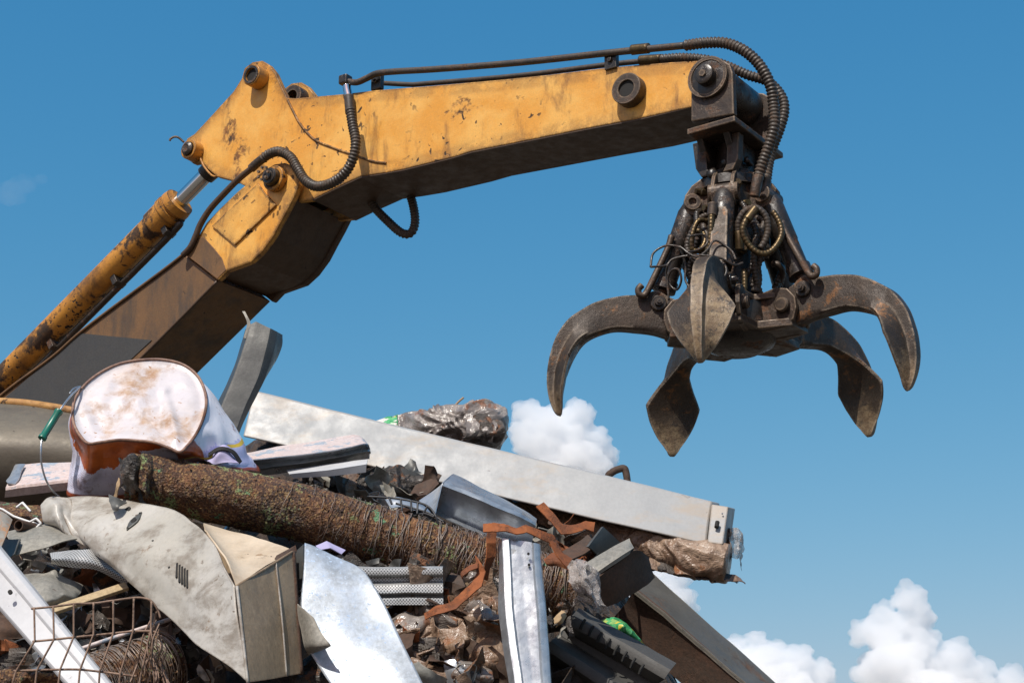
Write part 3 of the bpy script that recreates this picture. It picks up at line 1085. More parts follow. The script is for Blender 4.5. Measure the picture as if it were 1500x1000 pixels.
M['wood'] = weathered('weathered_board', (.36, .26, .14), (.44, .34, .20), alt_scale=4, streak=(2, 2, 30), grime=(.12, .085, .05), rust_rng=(.7, .8), rough=(.7, .85), bump=.3, seed=15)
M['bronze'] = weathered('tarnished_bronze_panel', (.15, .128, .095), (.105, .088, .064), alt_scale=3, rust_scale=4, rust_rng=(.66, .74), rust=(.10, .06, .03), grime=(.07, .058, .045), grime_rng=(.42, .7), streak=(1, 1, 5),
                        rough=(.50, .66), metal=.25, bump=.3, seed=16)
M['purple'] = NT('lilac_card').done((.36, .33, .50), .6)
M['cardboard'] = weathered('torn_cardboard', (.40, .28, .16), (.30, .2, .11), rough=(.8, .9), seed=17)
M['greenplastic'] = NT('green_grip').done((.012, .13, .085), .35)


def crumple_mat(name, a, b, c, scale=6, rough=(.22, .5), bump=1., spec=.6):
    n = NT(name)
    q = n.noise(scale * .8, 6, .6, None, .6)
    col = n.ramp(q, [(.30, a), (.45, b), (.62, c), (.75, b)])
    col = n.mix(n.math('MULTIPLY', n.step(n.noise(scale * 7, 8, .75), .45, .72), .7), col, a)
    col = n.mix(n.math('MULTIPLY', n.step(n.noise(scale * 1.7, 6, .7, n.mapping(loc=(4, 2, 9))), .56, .64), .8), col, (.22, .085, .03))
    rg1 = n.math('ABSOLUTE', n.math('SUBTRACT', n.noise(scale * 2.2, 4, .5, n.mapping(scale=(1, 1, 2.2)), 1.2), .5))
    rg2 = n.math('ABSOLUTE', n.math('SUBTRACT', n.noise(scale * 5, 3, .5, n.mapping(scale=(2, 1, 1)), 1.2), .5))
    h = n.math('MULTIPLY', n.math('ADD', n.math('MULTIPLY', rg1, 2.2), rg2), -1.2)
    return n.done(col, n.step(n.noise(scale * 3, 5, .6), .35, .65, *rough), 0, n.bump(h, bump * .6, .015), spec * .7, Coat_Weight=.10, Coat_Roughness=.2)


M['insul'] = crumple_mat('crumpled_brown_wrap', (.055, .032, .02), (.20, .125, .08), (.33, .235, .165), 7, (.28, .5), .6)
M['insul_dark'] = crumple_mat('dark_torn_foil', (.014, .011, .009), (.04, .032, .026), (.10, .082, .068), 9, (.4, .7))
M['greywrap'] = crumple_mat('grey_plastic_wrap', (.10, .082, .07), (.185, .155, .135), (.31, .27, .235), 7, (.10, .26), .55, 1.)
M['cabinet_top'] = weathered('sunlit_tan_enamel', (.56, .46, .34), (.46, .36, .25), alt_scale=4, rust_scale=7, rust_rng=(.6, .7), rust=(.22, .12, .05), grime=(.26, .18, .10), grime_rng=(.45, .7), rough=(.35, .55), bump=.12, seed=44, finew=.15)  # top face: sunlight put into a lighter enamel colour
# clear crinkled film
n = NT('clear_crinkled_film')
h = n.math('ADD', n.vor(45, None, 'Distance'), n.noise(60, 6, .7, None, 2))
nm = n.bump(h, .9, .015)
pb_ = n.n('ShaderNodeBsdfPrincipled', ins={'Base Color': (.62, .56, .52), 'Roughness': .15, 'Specular IOR Level': .9, 'Normal': nm})
tr = n.n('ShaderNodeBsdfTransparent', ins={'Color': (.93, .91, .9)})
mx = n.n('ShaderNodeMixShader', ins={0: n.step(n.noise(35, 6, .7), .35, .7, .25, .8)})
n.t.links.new(tr.outputs[0], mx.inputs[1]); n.t.links.new(pb_.outputs[0], mx.inputs[2]); n.t.links.new(mx.outputs[0], n.out.inputs[0])
M['film'] = n.m
# rust-caked pipe with specks of green and yellow paint
n = NT('rust_caked_pipe')
q = n.noise(7, 12, .72, None, .6)
col = n.ramp(q, [(.28, (.016, .010, .008)), (.44, (.055, .025, .012)), (.56, (.15, .058, .02)), (.66, (.27, .12, .04)), (.8, (.05, .025, .015))])
cell = n.vor(190, n.mapping(scale=(1, 1, .7)), 'Color')
bw = n.n('ShaderNodeRGBToBW', ins={'Color': cell}).outputs[0]
col = n.mix(.42, col, n.ramp(bw, [(.2, (.018, .012, .009)), (.45, (.07, .03, .013)), (.64, (.21, .09, .03)), (.82, (.42, .26, .10))]))
col = n.mix(n.math('MULTIPLY', n.step(n.noise(9, 6, .7, n.mapping(loc=(5, 0, 0))), .55, .62), n.step(bw, .40, .5)), col, (.20, .26, .10))
col = n.mix(n.math('MULTIPLY', n.step(n.noise(13, 6, .7, n.mapping(loc=(0, 6, 2))), .61, .64), .9), col, (.10, .24, .12))
col = n.mix(n.step(n.noise(30, 6, .7, n.mapping(loc=(2, 6, 7))), .68, .72), col, (.36, .27, .07))
h = n.math('ADD', n.math('MULTIPLY', n.vor(150), .5), n.noise(45, 10, .78))
M['rustpipe'] = n.done(col, n.step(n.noise(50, 4), .3, .7, .4, .85), 0, n.bump(h, .8, .012), .5)
# green mosaic sack
n = NT('green_speckled_plastic')
cell = n.n('ShaderNodeRGBToBW', ins={'Color': n.vor(55, None, 'Color')}).outputs[0]
col = n.ramp(cell, [(.2, (.02, .17, .05)), (.55, (.05, .32, .11)), (.75, (.12, .4, .16)), (.87, (.5, .42, .05))])
col = n.mix(n.step(n.noise(11, 6, .7), .56, .60), col, (.60, .57, .52))
M['greenbag'] = n.done(col, .4, 0, n.bump(n.vor(55), .4, .01))
# perforated galvanised sheet: small round holes on a regular grid
n = NT('perforated_galvanised')
vv = n.n('ShaderNodeTexVoronoi', voronoi_dimensions='2D', ins={'Vector': n.mapping(src=n.tc.outputs['UV'], rot=(0, 0, .785)), 'Scale': 165., 'Randomness': 0.}).outputs['Distance']
hole = n.step(vv, .40, .33)
col = n.mix(n.step(n.noise(9, 6, .65), .4, .65), (.58, .58, .57), (.46, .46, .445))
col = n.mix(n.math('MULTIPLY', hole, .85), col, (.03, .03, .03))
M['perf'] = n.done(col, .36, .25, n.bump(hole, -.4, .006))


# ================================================================== helpers of the pile
def px3(rows):
    return [[P(*c) for c in r] for r in rows]


def sheet(name, rows, mat, parent=None, nu=24, nv=24, thick=.004, amp=0., s=4., seed=0, smooth='auto', curved=True, label=None, angle=40, loc=None, bevel=0):
    g = net(px3(rows), nu, nv, curved)
    if amp:
        g = dent(g, amp, s, seed)
    bm = bmesh.new()
    shell(bm, g, thick)
    return obj(name, bm, mat if not isinstance(mat, str) else M[mat], parent, smooth=smooth, label=label, angle=angle, loc=loc, bevel=bevel)


def ptube(name, pts, r, mat, parent=None, sides=8, k=10, smooth=True, rad=None):
    bm = bmesh.new()
    c = catmull([P(*p) for p in pts], k * (len(pts) - 1))
    sweep(bm, c, rad or r, sides)
    return obj(name, bm, M[mat], parent, smooth=smooth)


def crush(bm, amp, levels, rg, size):
    """crumple a closed mesh into ever finer flat facets"""
    for v in bm.verts:
        v.co += V((rg.uniform(-1, 1), rg.uniform(-1, 1), rg.uniform(-1, 1))) * amp * size
    bmesh.ops.triangulate(bm, faces=[f for f in bm.faces if len(f.verts) > 3][:])
    k = amp
    for l in range(levels):
        k *= .42
        old = set(bm.verts)
        bmesh.ops.subdivide_edges(bm, edges=bm.edges[:], cuts=1, use_grid_fill=True, smooth=.25)
        for v in bm.verts:
            s_ = .45 if v in old else 1
            v.co += V((rg.uniform(-1, 1), rg.uniform(-1, 1), rg.uniform(-1, 1))) * k * size * s_


def folds(p, s, seed, st=(1, 1, 1)):
    """soft drapery-like creases, 0..1, sharp along the ridges"""
    q = V((p.x * st[0], p.y * st[1], p.z * st[2])) * s + V((seed * 5.3, seed * 2.9, seed * 7.7))
    q = q + noise.noise_vector(q * .55) * 1.3
    a = 1 - min(1, abs(noise.noise(q)) * 2.6)
    q = V((q.y * 1.9 + 4, q.z * 1.5, q.x * 2.4 + 1)) + noise.noise_vector(q * .8) * .9
    b = 1 - min(1, abs(noise.noise(q)) * 2.6)
    q = q * 2.3
    c_ = 1 - min(1, abs(noise.noise(q)) * 2.6)
    return a * .68 + b * .30 + c_ * .06


def lump(name, c, rx, ry, rz, mat, parent=None, amp=.25, s=9, seed=0, sub=6, ax=None):
    """wrinkled bundle of wrap; radii in metres"""
    bm = bmesh.new()
    bmesh.ops.create_icosphere(bm, subdivisions=sub, radius=1)
    for v in bm.verts:
        d = v.co.normalized()
        f = noise.noise(d * 1.4 + V((seed * 5.3, seed * 2.9, seed * 7.7)))
        p = V((d.x * rx, d.y * ry, d.z * rz)) * (1 + .40 * f)
        p *= 1 + .34 * (folds(p, 10, seed, (1.4, 1, .6)) - .4)
        v.co = c + p
    return obj(name, bm, M[mat], parent, smooth=True)


def crumpled_tube(name, pts, r, mat, parent=None, amp=.3, s=10, seed=0, n1=170, n2=56, cap=True, squash=1., smooth='auto', facets=False, wrap=False):
    if facets:
        n1, n2 = max(6, n1 // 8), max(8, n2 // 5)
    ctr = catmull([P(*p) for p in pts], n1)
    fr = frames(ctr)
    rg = random.Random(seed)
    bm = bmesh.new()
    rings = []
    for i, c in enumerate(ctr):
        u, w_ = fr[i]
        t = i / n1
        rr0 = r(t) if callable(r) else r
        row = []
        for k in range(n2):
            a = 2 * math.pi * k / n2
            d = u * math.cos(a) + w_ * math.sin(a)
            q = (c + d * rr0) * s + V((seed * 5.3, seed * 2.9, seed * 7.7))
            f = 0
            a_ = 1.
            for o_ in range(4 if not facets else 1):
                f += (.42 - abs(noise.noise(q)) * 2.2) * a_
                q = V((q.x * 2.3 + 3, q.y * 1.7 + 1, q.z * 1.9 + 7))
                a_ *= .5
            if wrap:
                f = folds(c + d * rr0, 11, seed, (.8, .8, 1.3)) - .4 + .45 * noise.noise((c + d * rr0) * 7 + V((seed, 0, 0)))
            row.append(bm.verts.new(c + d * rr0 * (1 + amp * f)))
        rings.append(row)
    for a, b in zip(rings, rings[1:]):
        for k in range(n2):
            bm.faces.new((a[k], a[(k + 1) % n2], b[(k + 1) % n2], b[k]))
    if cap:
        bm.faces.new(rings[0])
        bm.faces.new(rings[-1])
    if facets:
        crush(bm, .20, 3, rg, r(.5) if callable(r) else r)
    return obj(name, bm, M[mat], parent, smooth=smooth, angle=46 if facets else 50)


def wire_wrap(name, pts, r, turns, parent, mat='meshwire', wr=.0010, amp=.0045, seed=1, bias=1., lo=0.):
    """chicken-wire sleeve: crossing wavy strands wound round a pipe"""
    rg = random.Random(seed)
    N1 = 400
    ctr = catmull([P(*p) for p in pts], N1)
    fr = frames(ctr)
    bm = bmesh.new()
    for sgn in (-1, 1):
        for k in range(turns):
            t0 = lo + (1 - lo) * (k / turns) ** (bias * 1.6) + rg.uniform(-.3, .3) / turns
            ph = rg.uniform(0, 6.28)
            span = rg.uniform(.012, .06)
            m = 30
            line = []
            arc = rg.uniform(3.5, 6.5)
            for i in range(m + 1):
                f = i / m
                t = min(1, max(0, t0 + span * f * sgn + .5 / turns * math.sin(f * 30) * .25))
                j = min(N1, int(t * N1))
                u, w_ = fr[j]
                a = ph + arc * f
                d = u * math.cos(a) + w_ * math.sin(a)
                rr = r * (1.0 + amp / r * (.5 + .8 * noise.noise(V((f * 9, k * 3.1, sgn * 5.)))))
                line.append(ctr[j] + d * rr)
            ok = [line[0]]
            for p in line[1:]:
                if (p - ok[-1]).length > 1e-5:
                    ok.append(p)
            if len(ok) > 4:
                sweep(bm, ok, wr * rg.uniform(.7, 1.25), 4)
    return obj(name, bm, M[mat], parent, smooth=True)


# ================================================================== heap core
def heap():
    cols = [(-420, 640), (-250, 690), (-80, 720), (60, 704), (140, 680), (200, 680), (330, 662), (385, 622), (480, 634), (580, 658), (680, 684), (780, 712), (850, 742), (895, 805), (935, 890), (1000, 985), (1090, 1110), (1250, 1260), (1420, 1330)]
    rows = []
    for px_, ys in cols:
        top = P(px_, ys, 6.0)
        a = P(px_, ys + 55, 5.65)
        b = P(px_, ys + 130, 5.35)
        c_ = P(px_, max(ys + 210, 1010), 5.0)
        col = [V((top.x * 1.2, 9.5, 0)), V((top.x * 1.1, 7.4, max(0, top.z * .72))), V((top.x, 6.5, max(0, top.z - .03))), top, a, b, c_]
        h = c_.z
        col += [V((c_.x, 4.6, max(.2, h * .72))), V((c_.x, 4.0, max(.1, h * .40))), V((c_.x * 1.02, 3.1, max(.02, h * .10))), V((c_.x * 1.05, 2.5, -.05))]
        rows.append(col)
    g = net(rows, 130, 90)
    bm = bmesh.new()
    grid = []
    for r in g:
        rr = []
        for p in r:
            f = noise.noise(p * 3.) * .10 + abs(noise.noise(p * 7.)) * .10 + noise.noise(p * 16) * .035
            q = p + V((nv3(p, 3, 9).x * .08, -f * .7, f * .3 - .06))
            rr.append(bm.verts.new(q))
        grid.append(rr)
    for i in range(len(grid) - 1):
        for j in range(len(grid[0]) - 1):
            bm.faces.new((grid[i][j], grid[i][j + 1], grid[i + 1][j + 1], grid[i + 1][j]))
    # loose shreds of sheet, rod and wrap bedded in the surface
    rg = random.Random(21)
    nr, nc = len(g), len(g[0])
    for k in range(1150):
        nf0 = len(bm.faces)
        i, j = rg.randrange(nr), rg.randrange(int(nc * .22), nc - 3)
        p = g[i][j] + V((rg.uniform(-.05, .05), rg.uniform(-.1, .08), rg.uniform(-.12, -.02)))
        if (p.x > .15 and p.z > 1.7) or (p.y > 5.35 and p.z > 2.):
            continue
        d = V((rg.gauss(0, 1), rg.gauss(0, .6), rg.gauss(0, .5))).normalized()
        u = d.orthogonal().normalized()
        u = (Matrix.Rotation(rg.uniform(0, 6.28), 3, d) @ u)
        l = rg.uniform(.06, .20)
        w_ = rg.uniform(.02, .07)
        if rg.random() < .62:
            b_ = rg.uniform(-.5, .5)
            nn_ = d.cross(u)
            gg = []
            for s_ in (-1, -.3, .3, 1):
                gg.append([p + d * l * s_ + u * w_ * t_ + nn_ * (b_ * l * s_ * s_ * .5 + abs(t_) * .01) + nv3(p + d * s_ * .2 + u * t_, 6, k) * .018 for t_ in (-1, -.4, .4, 1)])
            shell(bm, gg, .003)
        else:
            sweep(bm, [p - d * l * 1.4, p + u * rg.uniform(-.03, .03), p + d * l * 1.4], rg.uniform(.004, .012), 6)
        mi = rg.choice((0, 0, 0, 1, 2, 2, 3, 3, 4, 5, 6))
        bm.faces.ensure_lookup_table()
        for q_ in range(nf0, len(bm.faces)):
            bm.faces[q_].material_index = mi
    n = NT('mixed_scrap')
    q = n.noise(5, 10, .7, None, .8)
    cl = n.ramp(q, [(.3, (.012, .010, .009)), (.45, (.035, .026, .02)), (.55, (.075, .045, .028)), (.63, (.05, .045, .042)), (.75, (.10, .09, .08))])  # kept very dark: shade of the gaps put into the colour
    cl = n.mix(n.step(n.noise(26, 8, .75), .5, .66), cl, (.018, .013, .011))
    m_ = n.done(cl, n.step(n.noise(12, 4), .35, .65, .4, .85), 0, n.bump(n.math('ADD', n.noise(30, 10, .75), n.vor(20)), .8, .03))
    o = obj('scrap_heap', bm, [m_, M['strap'], M['darkzinc'], M['rustplate'], M['insul'], M['olivesteel'], M['galv']], loc=(0, 5.5, 0))
    tag(o, 'dark mixed scrap and shreds filling the heap between the larger pieces', 'scrap heap', kind='stuff')


heap()

# ================================================================== big pieces
# grey painted beam
ctrb = P(700, 690, 5.7)
t = thing('steel_beam', 'long light grey painted box beam lying across the top of the scrap pile', 'beam', ctrb)
dpt = V((.05, .20, .035))
rows = [[(355, 639, 5.72), (530, 680, 5.66), (700, 720, 5.6), (870, 760, 5.54), (1034, 797, 5.5)], [(363, 605, 5.76), (533, 646, 5.7), (702, 686, 5.64), (873, 727, 5.58), (1038, 765, 5.54)],
        [(371, 572, 5.8), (537, 612, 5.74), (705, 653, 5.68), (877, 693, 5.62), (1043, 734, 5.58)]]
g = net(px3(rows), 12, 60)
g = dent(g, .0025, 5, 3)
bm = bmesh.new()
A = [[bm.verts.new(p) for p in r] for r in g]
B = [[bm.verts.new(p + dpt) for p in r] for r in g]
nu, nv = len(A), len(A[0])
for i in range(nu - 1):
    for j in range(nv - 1):
        bm.faces.new((A[i][j], A[i][j + 1], A[i + 1][j + 1], A[i + 1][j]))
        bm.faces.new((B[i][j], B[i + 1][j], B[i + 1][j + 1], B[i][j + 1]))
for j in range(nv - 1):
    for i in (0, nu - 1):
        bm.faces.new((A[i][j], B[i][j], B[i][j + 1], A[i][j + 1]))
for i in range(nu - 1):
    for j in (0, nv - 1):
        bm.faces.new((A[i][j], A[i + 1][j], B[i + 1][j], B[i][j]))
obj('beam_body', bm, M['beam'], t, smooth='auto', bevel=.006)
bm = bmesh.new()
slab(bm, [P(1036, 794, 5.485), P(1042, 738, 5.565), P(1067, 742, 5.552), P(1059, 797, 5.475)], dpt * .96)
e = obj('end_cap', bm, M['beam'], t, bevel=.004)
bm = bmesh.new()
c1_, c2_ = P(1051, 764, 5.505), P(1049.5, 772, 5.495)
sweep(bm, [c1_, c2_], .0075, 10)
obj('slot', bm, M['black'], e)
bm = bmesh.new()
for p in ((1058, 752), ):
    cyl(bm, P(p[0], p[1], 5.53), P(p[0], p[1], 5.53) - V((0, .004, 0)), .003, sides=8)
obj('rivet', bm, M['galv'], e)

# torn insulated pipe under the beam
t = thing('insulated_pipe', 'torn brown insulated pipe under the right end of the grey beam', 'pipe', P(900, 790, 5.95))
crumpled_tube('insulation', [(610, 712, 5.9), (720, 745, 5.84), (850, 778, 5.74), (960, 805, 5.60), (1020, 818, 5.55), (1066, 825, 5.52)], lambda s_: .060 + .004 * s_, 'insul', t, .27, 11, 2, 420, 100, wrap=True, smooth=True)
rg = random.Random(3)
for k in range(16):
    x = 880 + k * 12 + rg.uniform(-6, 6)
    y = 808 + (x - 880) * .17
    lenx, drop = rg.uniform(18, 46), rg.uniform(4, 16)
    sheet('torn_strip', [[(x, y, 5.53), (x + lenx, y + drop * .4 + lenx * .2, 5.54)], [(x + 3, y + drop, 5.51), (x + lenx + 4, y + drop + lenx * .22, 5.52)]], 'insul_dark' if k % 3 else 'insul', t, 8, 12, .002, .012, 22, k, curved=False)
for k in range(5):
    x = 1052 + rg.uniform(-4, 8)
    sheet('torn_strip', [[(x, 772 + rg.uniform(-4, 8), 5.75), (x + rg.uniform(6, 14), 778, 5.56)], [(x - 2, 812, 5.50), (x + 12, 815, 5.54)], [(x - 4, 842 + rg.uniform(-8, 6), 5.51), (x + 6, 838, 5.56)]], 'insul_dark' if k % 2 else 'insul', t, 14, 8, .002, .014, 20, k + 30)
o = sheet('plastic_film', [[(1054, 784, 5.59), (1078, 776, 5.60), (1090, 790, 5.64)], [(1052, 800, 5.56), (1080, 796, 5.58), (1088, 806, 5.62)], [(1054, 818, 5.58), (1079, 816, 5.59), (1083, 832, 5.64)]], 'film', None, 26, 26, .001, .016, 26, 4)
tag(o, 'scrap of clear crinkled film fluttering at the end of the torn pipe', 'plastic film')

# plastic wrapped roll behind the beam
t = thing('wrapped_roll', 'crumpled grey plastic wrapped roll lying behind the grey beam', 'roll', P(650, 640, 6.25))
crumpled_tube('wrapping', [(600, 648, 6.2), (640, 634, 6.14), (680, 625, 6.08), (710, 627, 6.02), (724, 634, 5.98)], lambda s_: .090 if s_ < .8 else .090 - (s_ - .8) * .18, 'greywrap', t, .36, 11, 5, 260, 130, wrap=True, smooth=True)
crumpled_tube('green_sleeve', [(540, 650, 6.3), (575, 642, 6.27), (600, 637, 6.24), (628, 633, 6.18)], .080, 'greenbag', t, .12, 9, 3, 60, 40)
ptube('loose_thread', [(660, 602, 6.1), (670, 590, 6.1), (679, 582, 6.1)], .004, 'cardboard', t)
for k in range(4):
    a_ = 690 + k * 11
    sheet('foil_flap', [[(a_ - 12, 606 + k * 3, 5.95), (a_ + 8, 600 + k * 4, 5.97)], [(a_ - 8, 632, 5.91), (a_ + 14, 628, 5.91)], [(a_ - 14, 646, 5.95), (a_ + 10, 648, 5.94)]], 'insul_dark' if k % 2 else 'greywrap', t, 16, 12, .002, .02, 18, k + 12)

# small rusty hook
o = ptube('rusty_hook', [(880, 800, 5.86), (885, 740, 5.84), (890, 701, 5.83), (896, 692, 5.82), (906, 687, 5.82), (914, 686, 5.82), (917, 692, 5.82), (919, 706, 5.82), (922, 740, 5.83)], .013, 'rustplate')
tag(o, 'small rusty bent hook poking up behind the grey beam', 'hook')

# upright dark channel
t = thing('steel_channel', 'dark grey bent steel channel standing upright against the sky', 'channel', P(345, 620, 5.35))
sheet('channel_body', [[(361, 484, 5.36), (367, 476, 5.30), (375, 472, 5.30), (396, 482, 5.30), (405, 486, 5.32), (412, 490, 5.40)],
                       [(354, 508, 5.35), (361, 502, 5.29), (369, 500, 5.29), (391, 507, 5.29), (400, 510, 5.31), (411, 508, 5.40)],
                       [(340, 548, 5.34), (347, 542, 5.28), (354, 540, 5.28), (379, 548, 5.28), (387, 550, 5.30), (396, 536, 5.38)],
                       [(322, 588, 5.33), (329, 588, 5.27), (336, 588, 5.27), (360, 592, 5.27), (366, 594, 5.29), (372, 570, 5.36)],
                       [(300, 636, 5.32), (308, 640, 5.26), (316, 642, 5.26), (340, 646, 5.26), (346, 640, 5.28), (350, 622, 5.34)], [(268, 720, 5.3), (276, 722, 5.24), (284, 724, 5.24), (308, 728, 5.24), (314, 724, 5.26), (318, 706, 5.32)]], 'darkzinc', t, 40, 40, .005, .003, 8, 2, angle=25, curved='u')
sheet('curled_strip', [[(355, 457, 5.31), (359, 457, 5.31)], [(360, 466, 5.30), (363, 464, 5.30)], [(362, 476, 5.3), (367, 475, 5.3)], [(357, 495, 5.3), (363, 497, 5.3)]], 'olivesteel', t, 16, 4, .004)

# ---- crushed pail
pl = thing('crushed_pail', 'crushed white and orange paint pail lying base up on the rusty pipe', 'pail', P(200, 700, 4.9))
rim = [(106, 604, 4.78), (110, 584, 4.82), (126, 562, 4.86), (150, 544, 4.90), (178, 532, 4.93), (210, 527, 4.95), (240, 527, 4.96), (268, 534, 4.96), (289, 550, 4.94), (300, 572, 4.90), (302, 594, 4.85),
       (297, 615, 4.80), (287, 636, 4.75), (274, 653, 4.71), (263, 662, 4.69), (248, 656, 4.69), (225, 648, 4.69), (200, 645, 4.69), (175, 644, 4.69), (150, 647, 4.69), (129, 649, 4.69), (116, 636, 4.72), (108, 620, 4.75)]
rc = V((0, 0, 0))
R3 = [P(*p) for p in rim]
for p in R3:
    rc += p
rc /= len(R3)
loop = catmull(R3 + [R3[0]], 110)[:-1]
nb_ = len(loop)
# base disc: dished and dented
bm = bmesh.new()
nrm = V((0, 0, 0))
for a, b in zip(loop, loop[1:] + loop[:1]):
    nrm += (a - rc).cross(b - rc)
nrm.normalize()
if nrm.y > 0:
    nrm = -nrm
rings = []
for k in range(26):
    f = 1 - k / 26
    row = []
    for p in loop:
        q = rc + (p - rc) * f
        sink = -.010 * min(1, (1 - f) * 14)
        dn = noise.noise(q * 7) * .016 + (.5 - abs(noise.noise(q * 15))) * .010 + noise.noise(q * 34) * .002
        for (l0, l1, w_, h_) in (((238, 566), (262, 655), .02, .020), ((128, 585), (160, 640), .025, -.012), ((205, 640), (262, 600), .018, .010), ((175, 540), (235, 575), .02, .010)):
            A_, B_ = P(l0[0], l0[1], 4.85), P(l1[0], l1[1], 4.72)
            t_ = max(0, min(1, (q - A_).dot(B_ - A_) / (B_ - A_).length_squared))
            q2 = A_.lerp(B_, t_)
            ds = math.hypot(q.x - q2.x, q.z - q2.z)
            dn += h_ * max(0, 1 - ds / w_) * (1 - abs(t_ - .5))
        row.append(bm.verts.new(q + nrm * (sink + dn * min(1, (1 - f) * 5))))
    rings.append(row)
for a, b in zip(rings, rings[1:]):
    for i in range(nb_):
        bm.faces.new((a[i], a[(i + 1) % nb_], b[(i + 1) % nb_], b[i]))
cv = bm.verts.new(rc - nrm * .010)
for i in range(nb_):
    bm.faces.new((rings[-1][i], rings[-1][(i + 1) % nb_], cv))
M['pailbase'] = weathered('stained_pail_base', (.57, .53, .545), (.51, .465, .46), alt_scale=6, rust_scale=7, rust_rng=(.47, .66), rust=(.42, .29, .20), rust2=(.32, .18, .10), spot_scale=70, spot_rng=(.66, .69), grime=(.66, .50, .40),
                          grime_rng=(.50, .72), rough=(.34, .52), bump=.16, seed=21, spec=.5, finew=.10)
obj('pail_base', bm, M['pailbase'], pl, smooth=True)
bm = bmesh.new()
sweep(bm, loop + [loop[0]], .0045, 8, cap=False)
M['rimrust'] = weathered('rusty_rim', (.13, .065, .05), (.26, .15, .10), alt_scale=20, rust_rng=(.5, .65), rough=(.5, .7), bump=.3, seed=22)
obj('rim', bm, M['rimrust'], pl, smooth=True)
# body: from the rim to the crushed mouth
mouth = [(100, 712, 4.92), (104, 690, 5.0), (130, 672, 5.08), (160, 655, 5.14), (190, 640, 5.2), (225, 628, 5.24), (260, 625, 5.26), (300, 640, 5.26), (340, 662, 5.22), (372, 680, 5.14), (384, 690, 5.05),
         (368, 692, 4.96), (345, 690, 4.9), (318, 684, 4.86), (298, 674, 4.84), (268, 684, 4.86), (238, 692, 4.88), (212, 724, 4.90), (182, 733, 4.88), (150, 733, 4.86), (122, 732, 4.83), (104, 730, 4.84), (98, 724, 4.87)]
m3 = [P(*p) for p in mouth]
ml = catmull(m3 + [m3[0]], 110)[:-1]
bm = bmesh.new()
uvl = bm.loops.layers.uv.new('UVMap')
NR = 26
rows_ = []
for k in range(NR + 1):
    f = k / NR
    row = []
    for i in range(nb_):
        p = loop[i].lerp(ml[i], f)
        am = math.sin(math.pi * min(1, f * 1.15)) if f < .87 else .45
        p = p + nv3(p, 7, 4) * .026 * am + nv3(p, 17, 6) * .013 * am
        p -= nrm * .004 if k == 0 else V((0, 0, 0))
        row.append(bm.verts.new(p))
    rows_.append(row)
for k in range(NR):
    for i in range(nb_):
        i2 = (i + 1) % nb_
        fc = bm.faces.new((rows_[k][i], rows_[k][i2], rows_[k + 1][i2], rows_[k + 1][i]))
        for lp, (uu, vv_) in zip(fc.loops, ((i, k), (i + 1, k), (i + 1, k + 1), (i, k + 1))):
            lp[uvl].uv = (uu / nb_, vv_ / NR)
n = NT('printed_pail_side')
uv = n.tc.outputs['UV']
sp_ = n.n('ShaderNodeSeparateXYZ', ins={'Vector': uv})
vv_ = n.math('ADD', sp_.outputs[1], n.math('MULTIPLY', n.math('SUBTRACT', n.noise(8, 8, .7), .5), .75))
U_ = sp_.outputs[0]
lil = n.mix(n.step(n.noise(9, 6, .6), .4, .65), (.66, .64, .74), (.55, .53, .66))
org = n.mix(n.step(n.noise(12, 8, .7), .4, .62), (.50, .115, .02), (.30, .065, .018))
wv_ = n.math('SUBTRACT', vv_, n.math('MULTIPLY', n.math('ABSOLUTE', n.math('SUBTRACT', U_, .86)), -2.6))
col = n.mix(n.step(wv_, .56, .55), lil, org)
blk = n.math('MULTIPLY', n.step(n.noise(14, 9, .75, n.mapping(loc=(9, 1, 4))), .50, .60), n.math('MULTIPLY', n.step(wv_, .62, .68), n.step(wv_, .95, .80)))
col = n.mix(n.math('MULTIPLY', blk, .7), col, (.16, .085, .05))
# the right flank is printed differently: orange wedge, lilac wedge, white with a yellow band
rt = n.math('MULTIPLY', n.step(U_, .36, .37), n.step(U_, .66, .65))
wedge = n.math('ADD', n.math('MULTIPLY', vv_, .55), U_)
rc_ = n.mix(n.step(wedge, .74, .745), (.74, .73, .78), (.48, .48, .70))
rc_ = n.mix(n.step(n.math('ADD', U_, n.math('MULTIPLY', vv_, -.05)), .535, .54), rc_, org)
col = n.mix(rt, col, rc_)
bv_ = n.math('SUBTRACT', sp_.outputs[1], n.math('MULTIPLY', n.math('SUBTRACT', 1., rt), .30))
band = n.math('MULTIPLY', n.math('MULTIPLY', rt, n.step(bv_, .50, .51)), n.step(bv_, .575, .565))
col = n.mix(band, col, (.72, .48, .03))
end = n.step(sp_.outputs[1], .90, .93)
col = n.mix(end, col, (.30, .06, .02))
# small print: rows of fine broken dashes, no readable letters in the photograph
lines = n.n('ShaderNodeTexWave', wave_type='BANDS', bands_direction='Y', ins={'Vector': uv, 'Scale': 11., 'Distortion': 0.}).outputs[1]
dash = n.step(n.noise(140, 2, .5, uv), .46, .5)
txt = n.math('MULTIPLY', n.math('MULTIPLY', n.step(lines, .72, .8), dash), n.math('MULTIPLY', n.step(U_, .85, .87), n.math('MULTIPLY', n.step(vv_, .5, .52), n.step(vv_, .85, .82))))
col = n.mix(n.math('MULTIPLY', txt, .75), col, (.22, .20, .34))
st = n.step(n.noise(10, 12, .75, n.mapping(loc=(3, 3, 1))), .57, .66)
col = n.mix(n.math('MULTIPLY', st, .75), col, (.20, .085, .04))
M['pailside'] = n.done(col, .3, 0, n.bump(n.noise(20, 6, .7), .2, .01), .6)
sd = obj('pail_side', bm, M['pailside'], pl, smooth=True)
so = sd.modifiers.new('t', 'SOLIDIFY')
so.thickness = .002
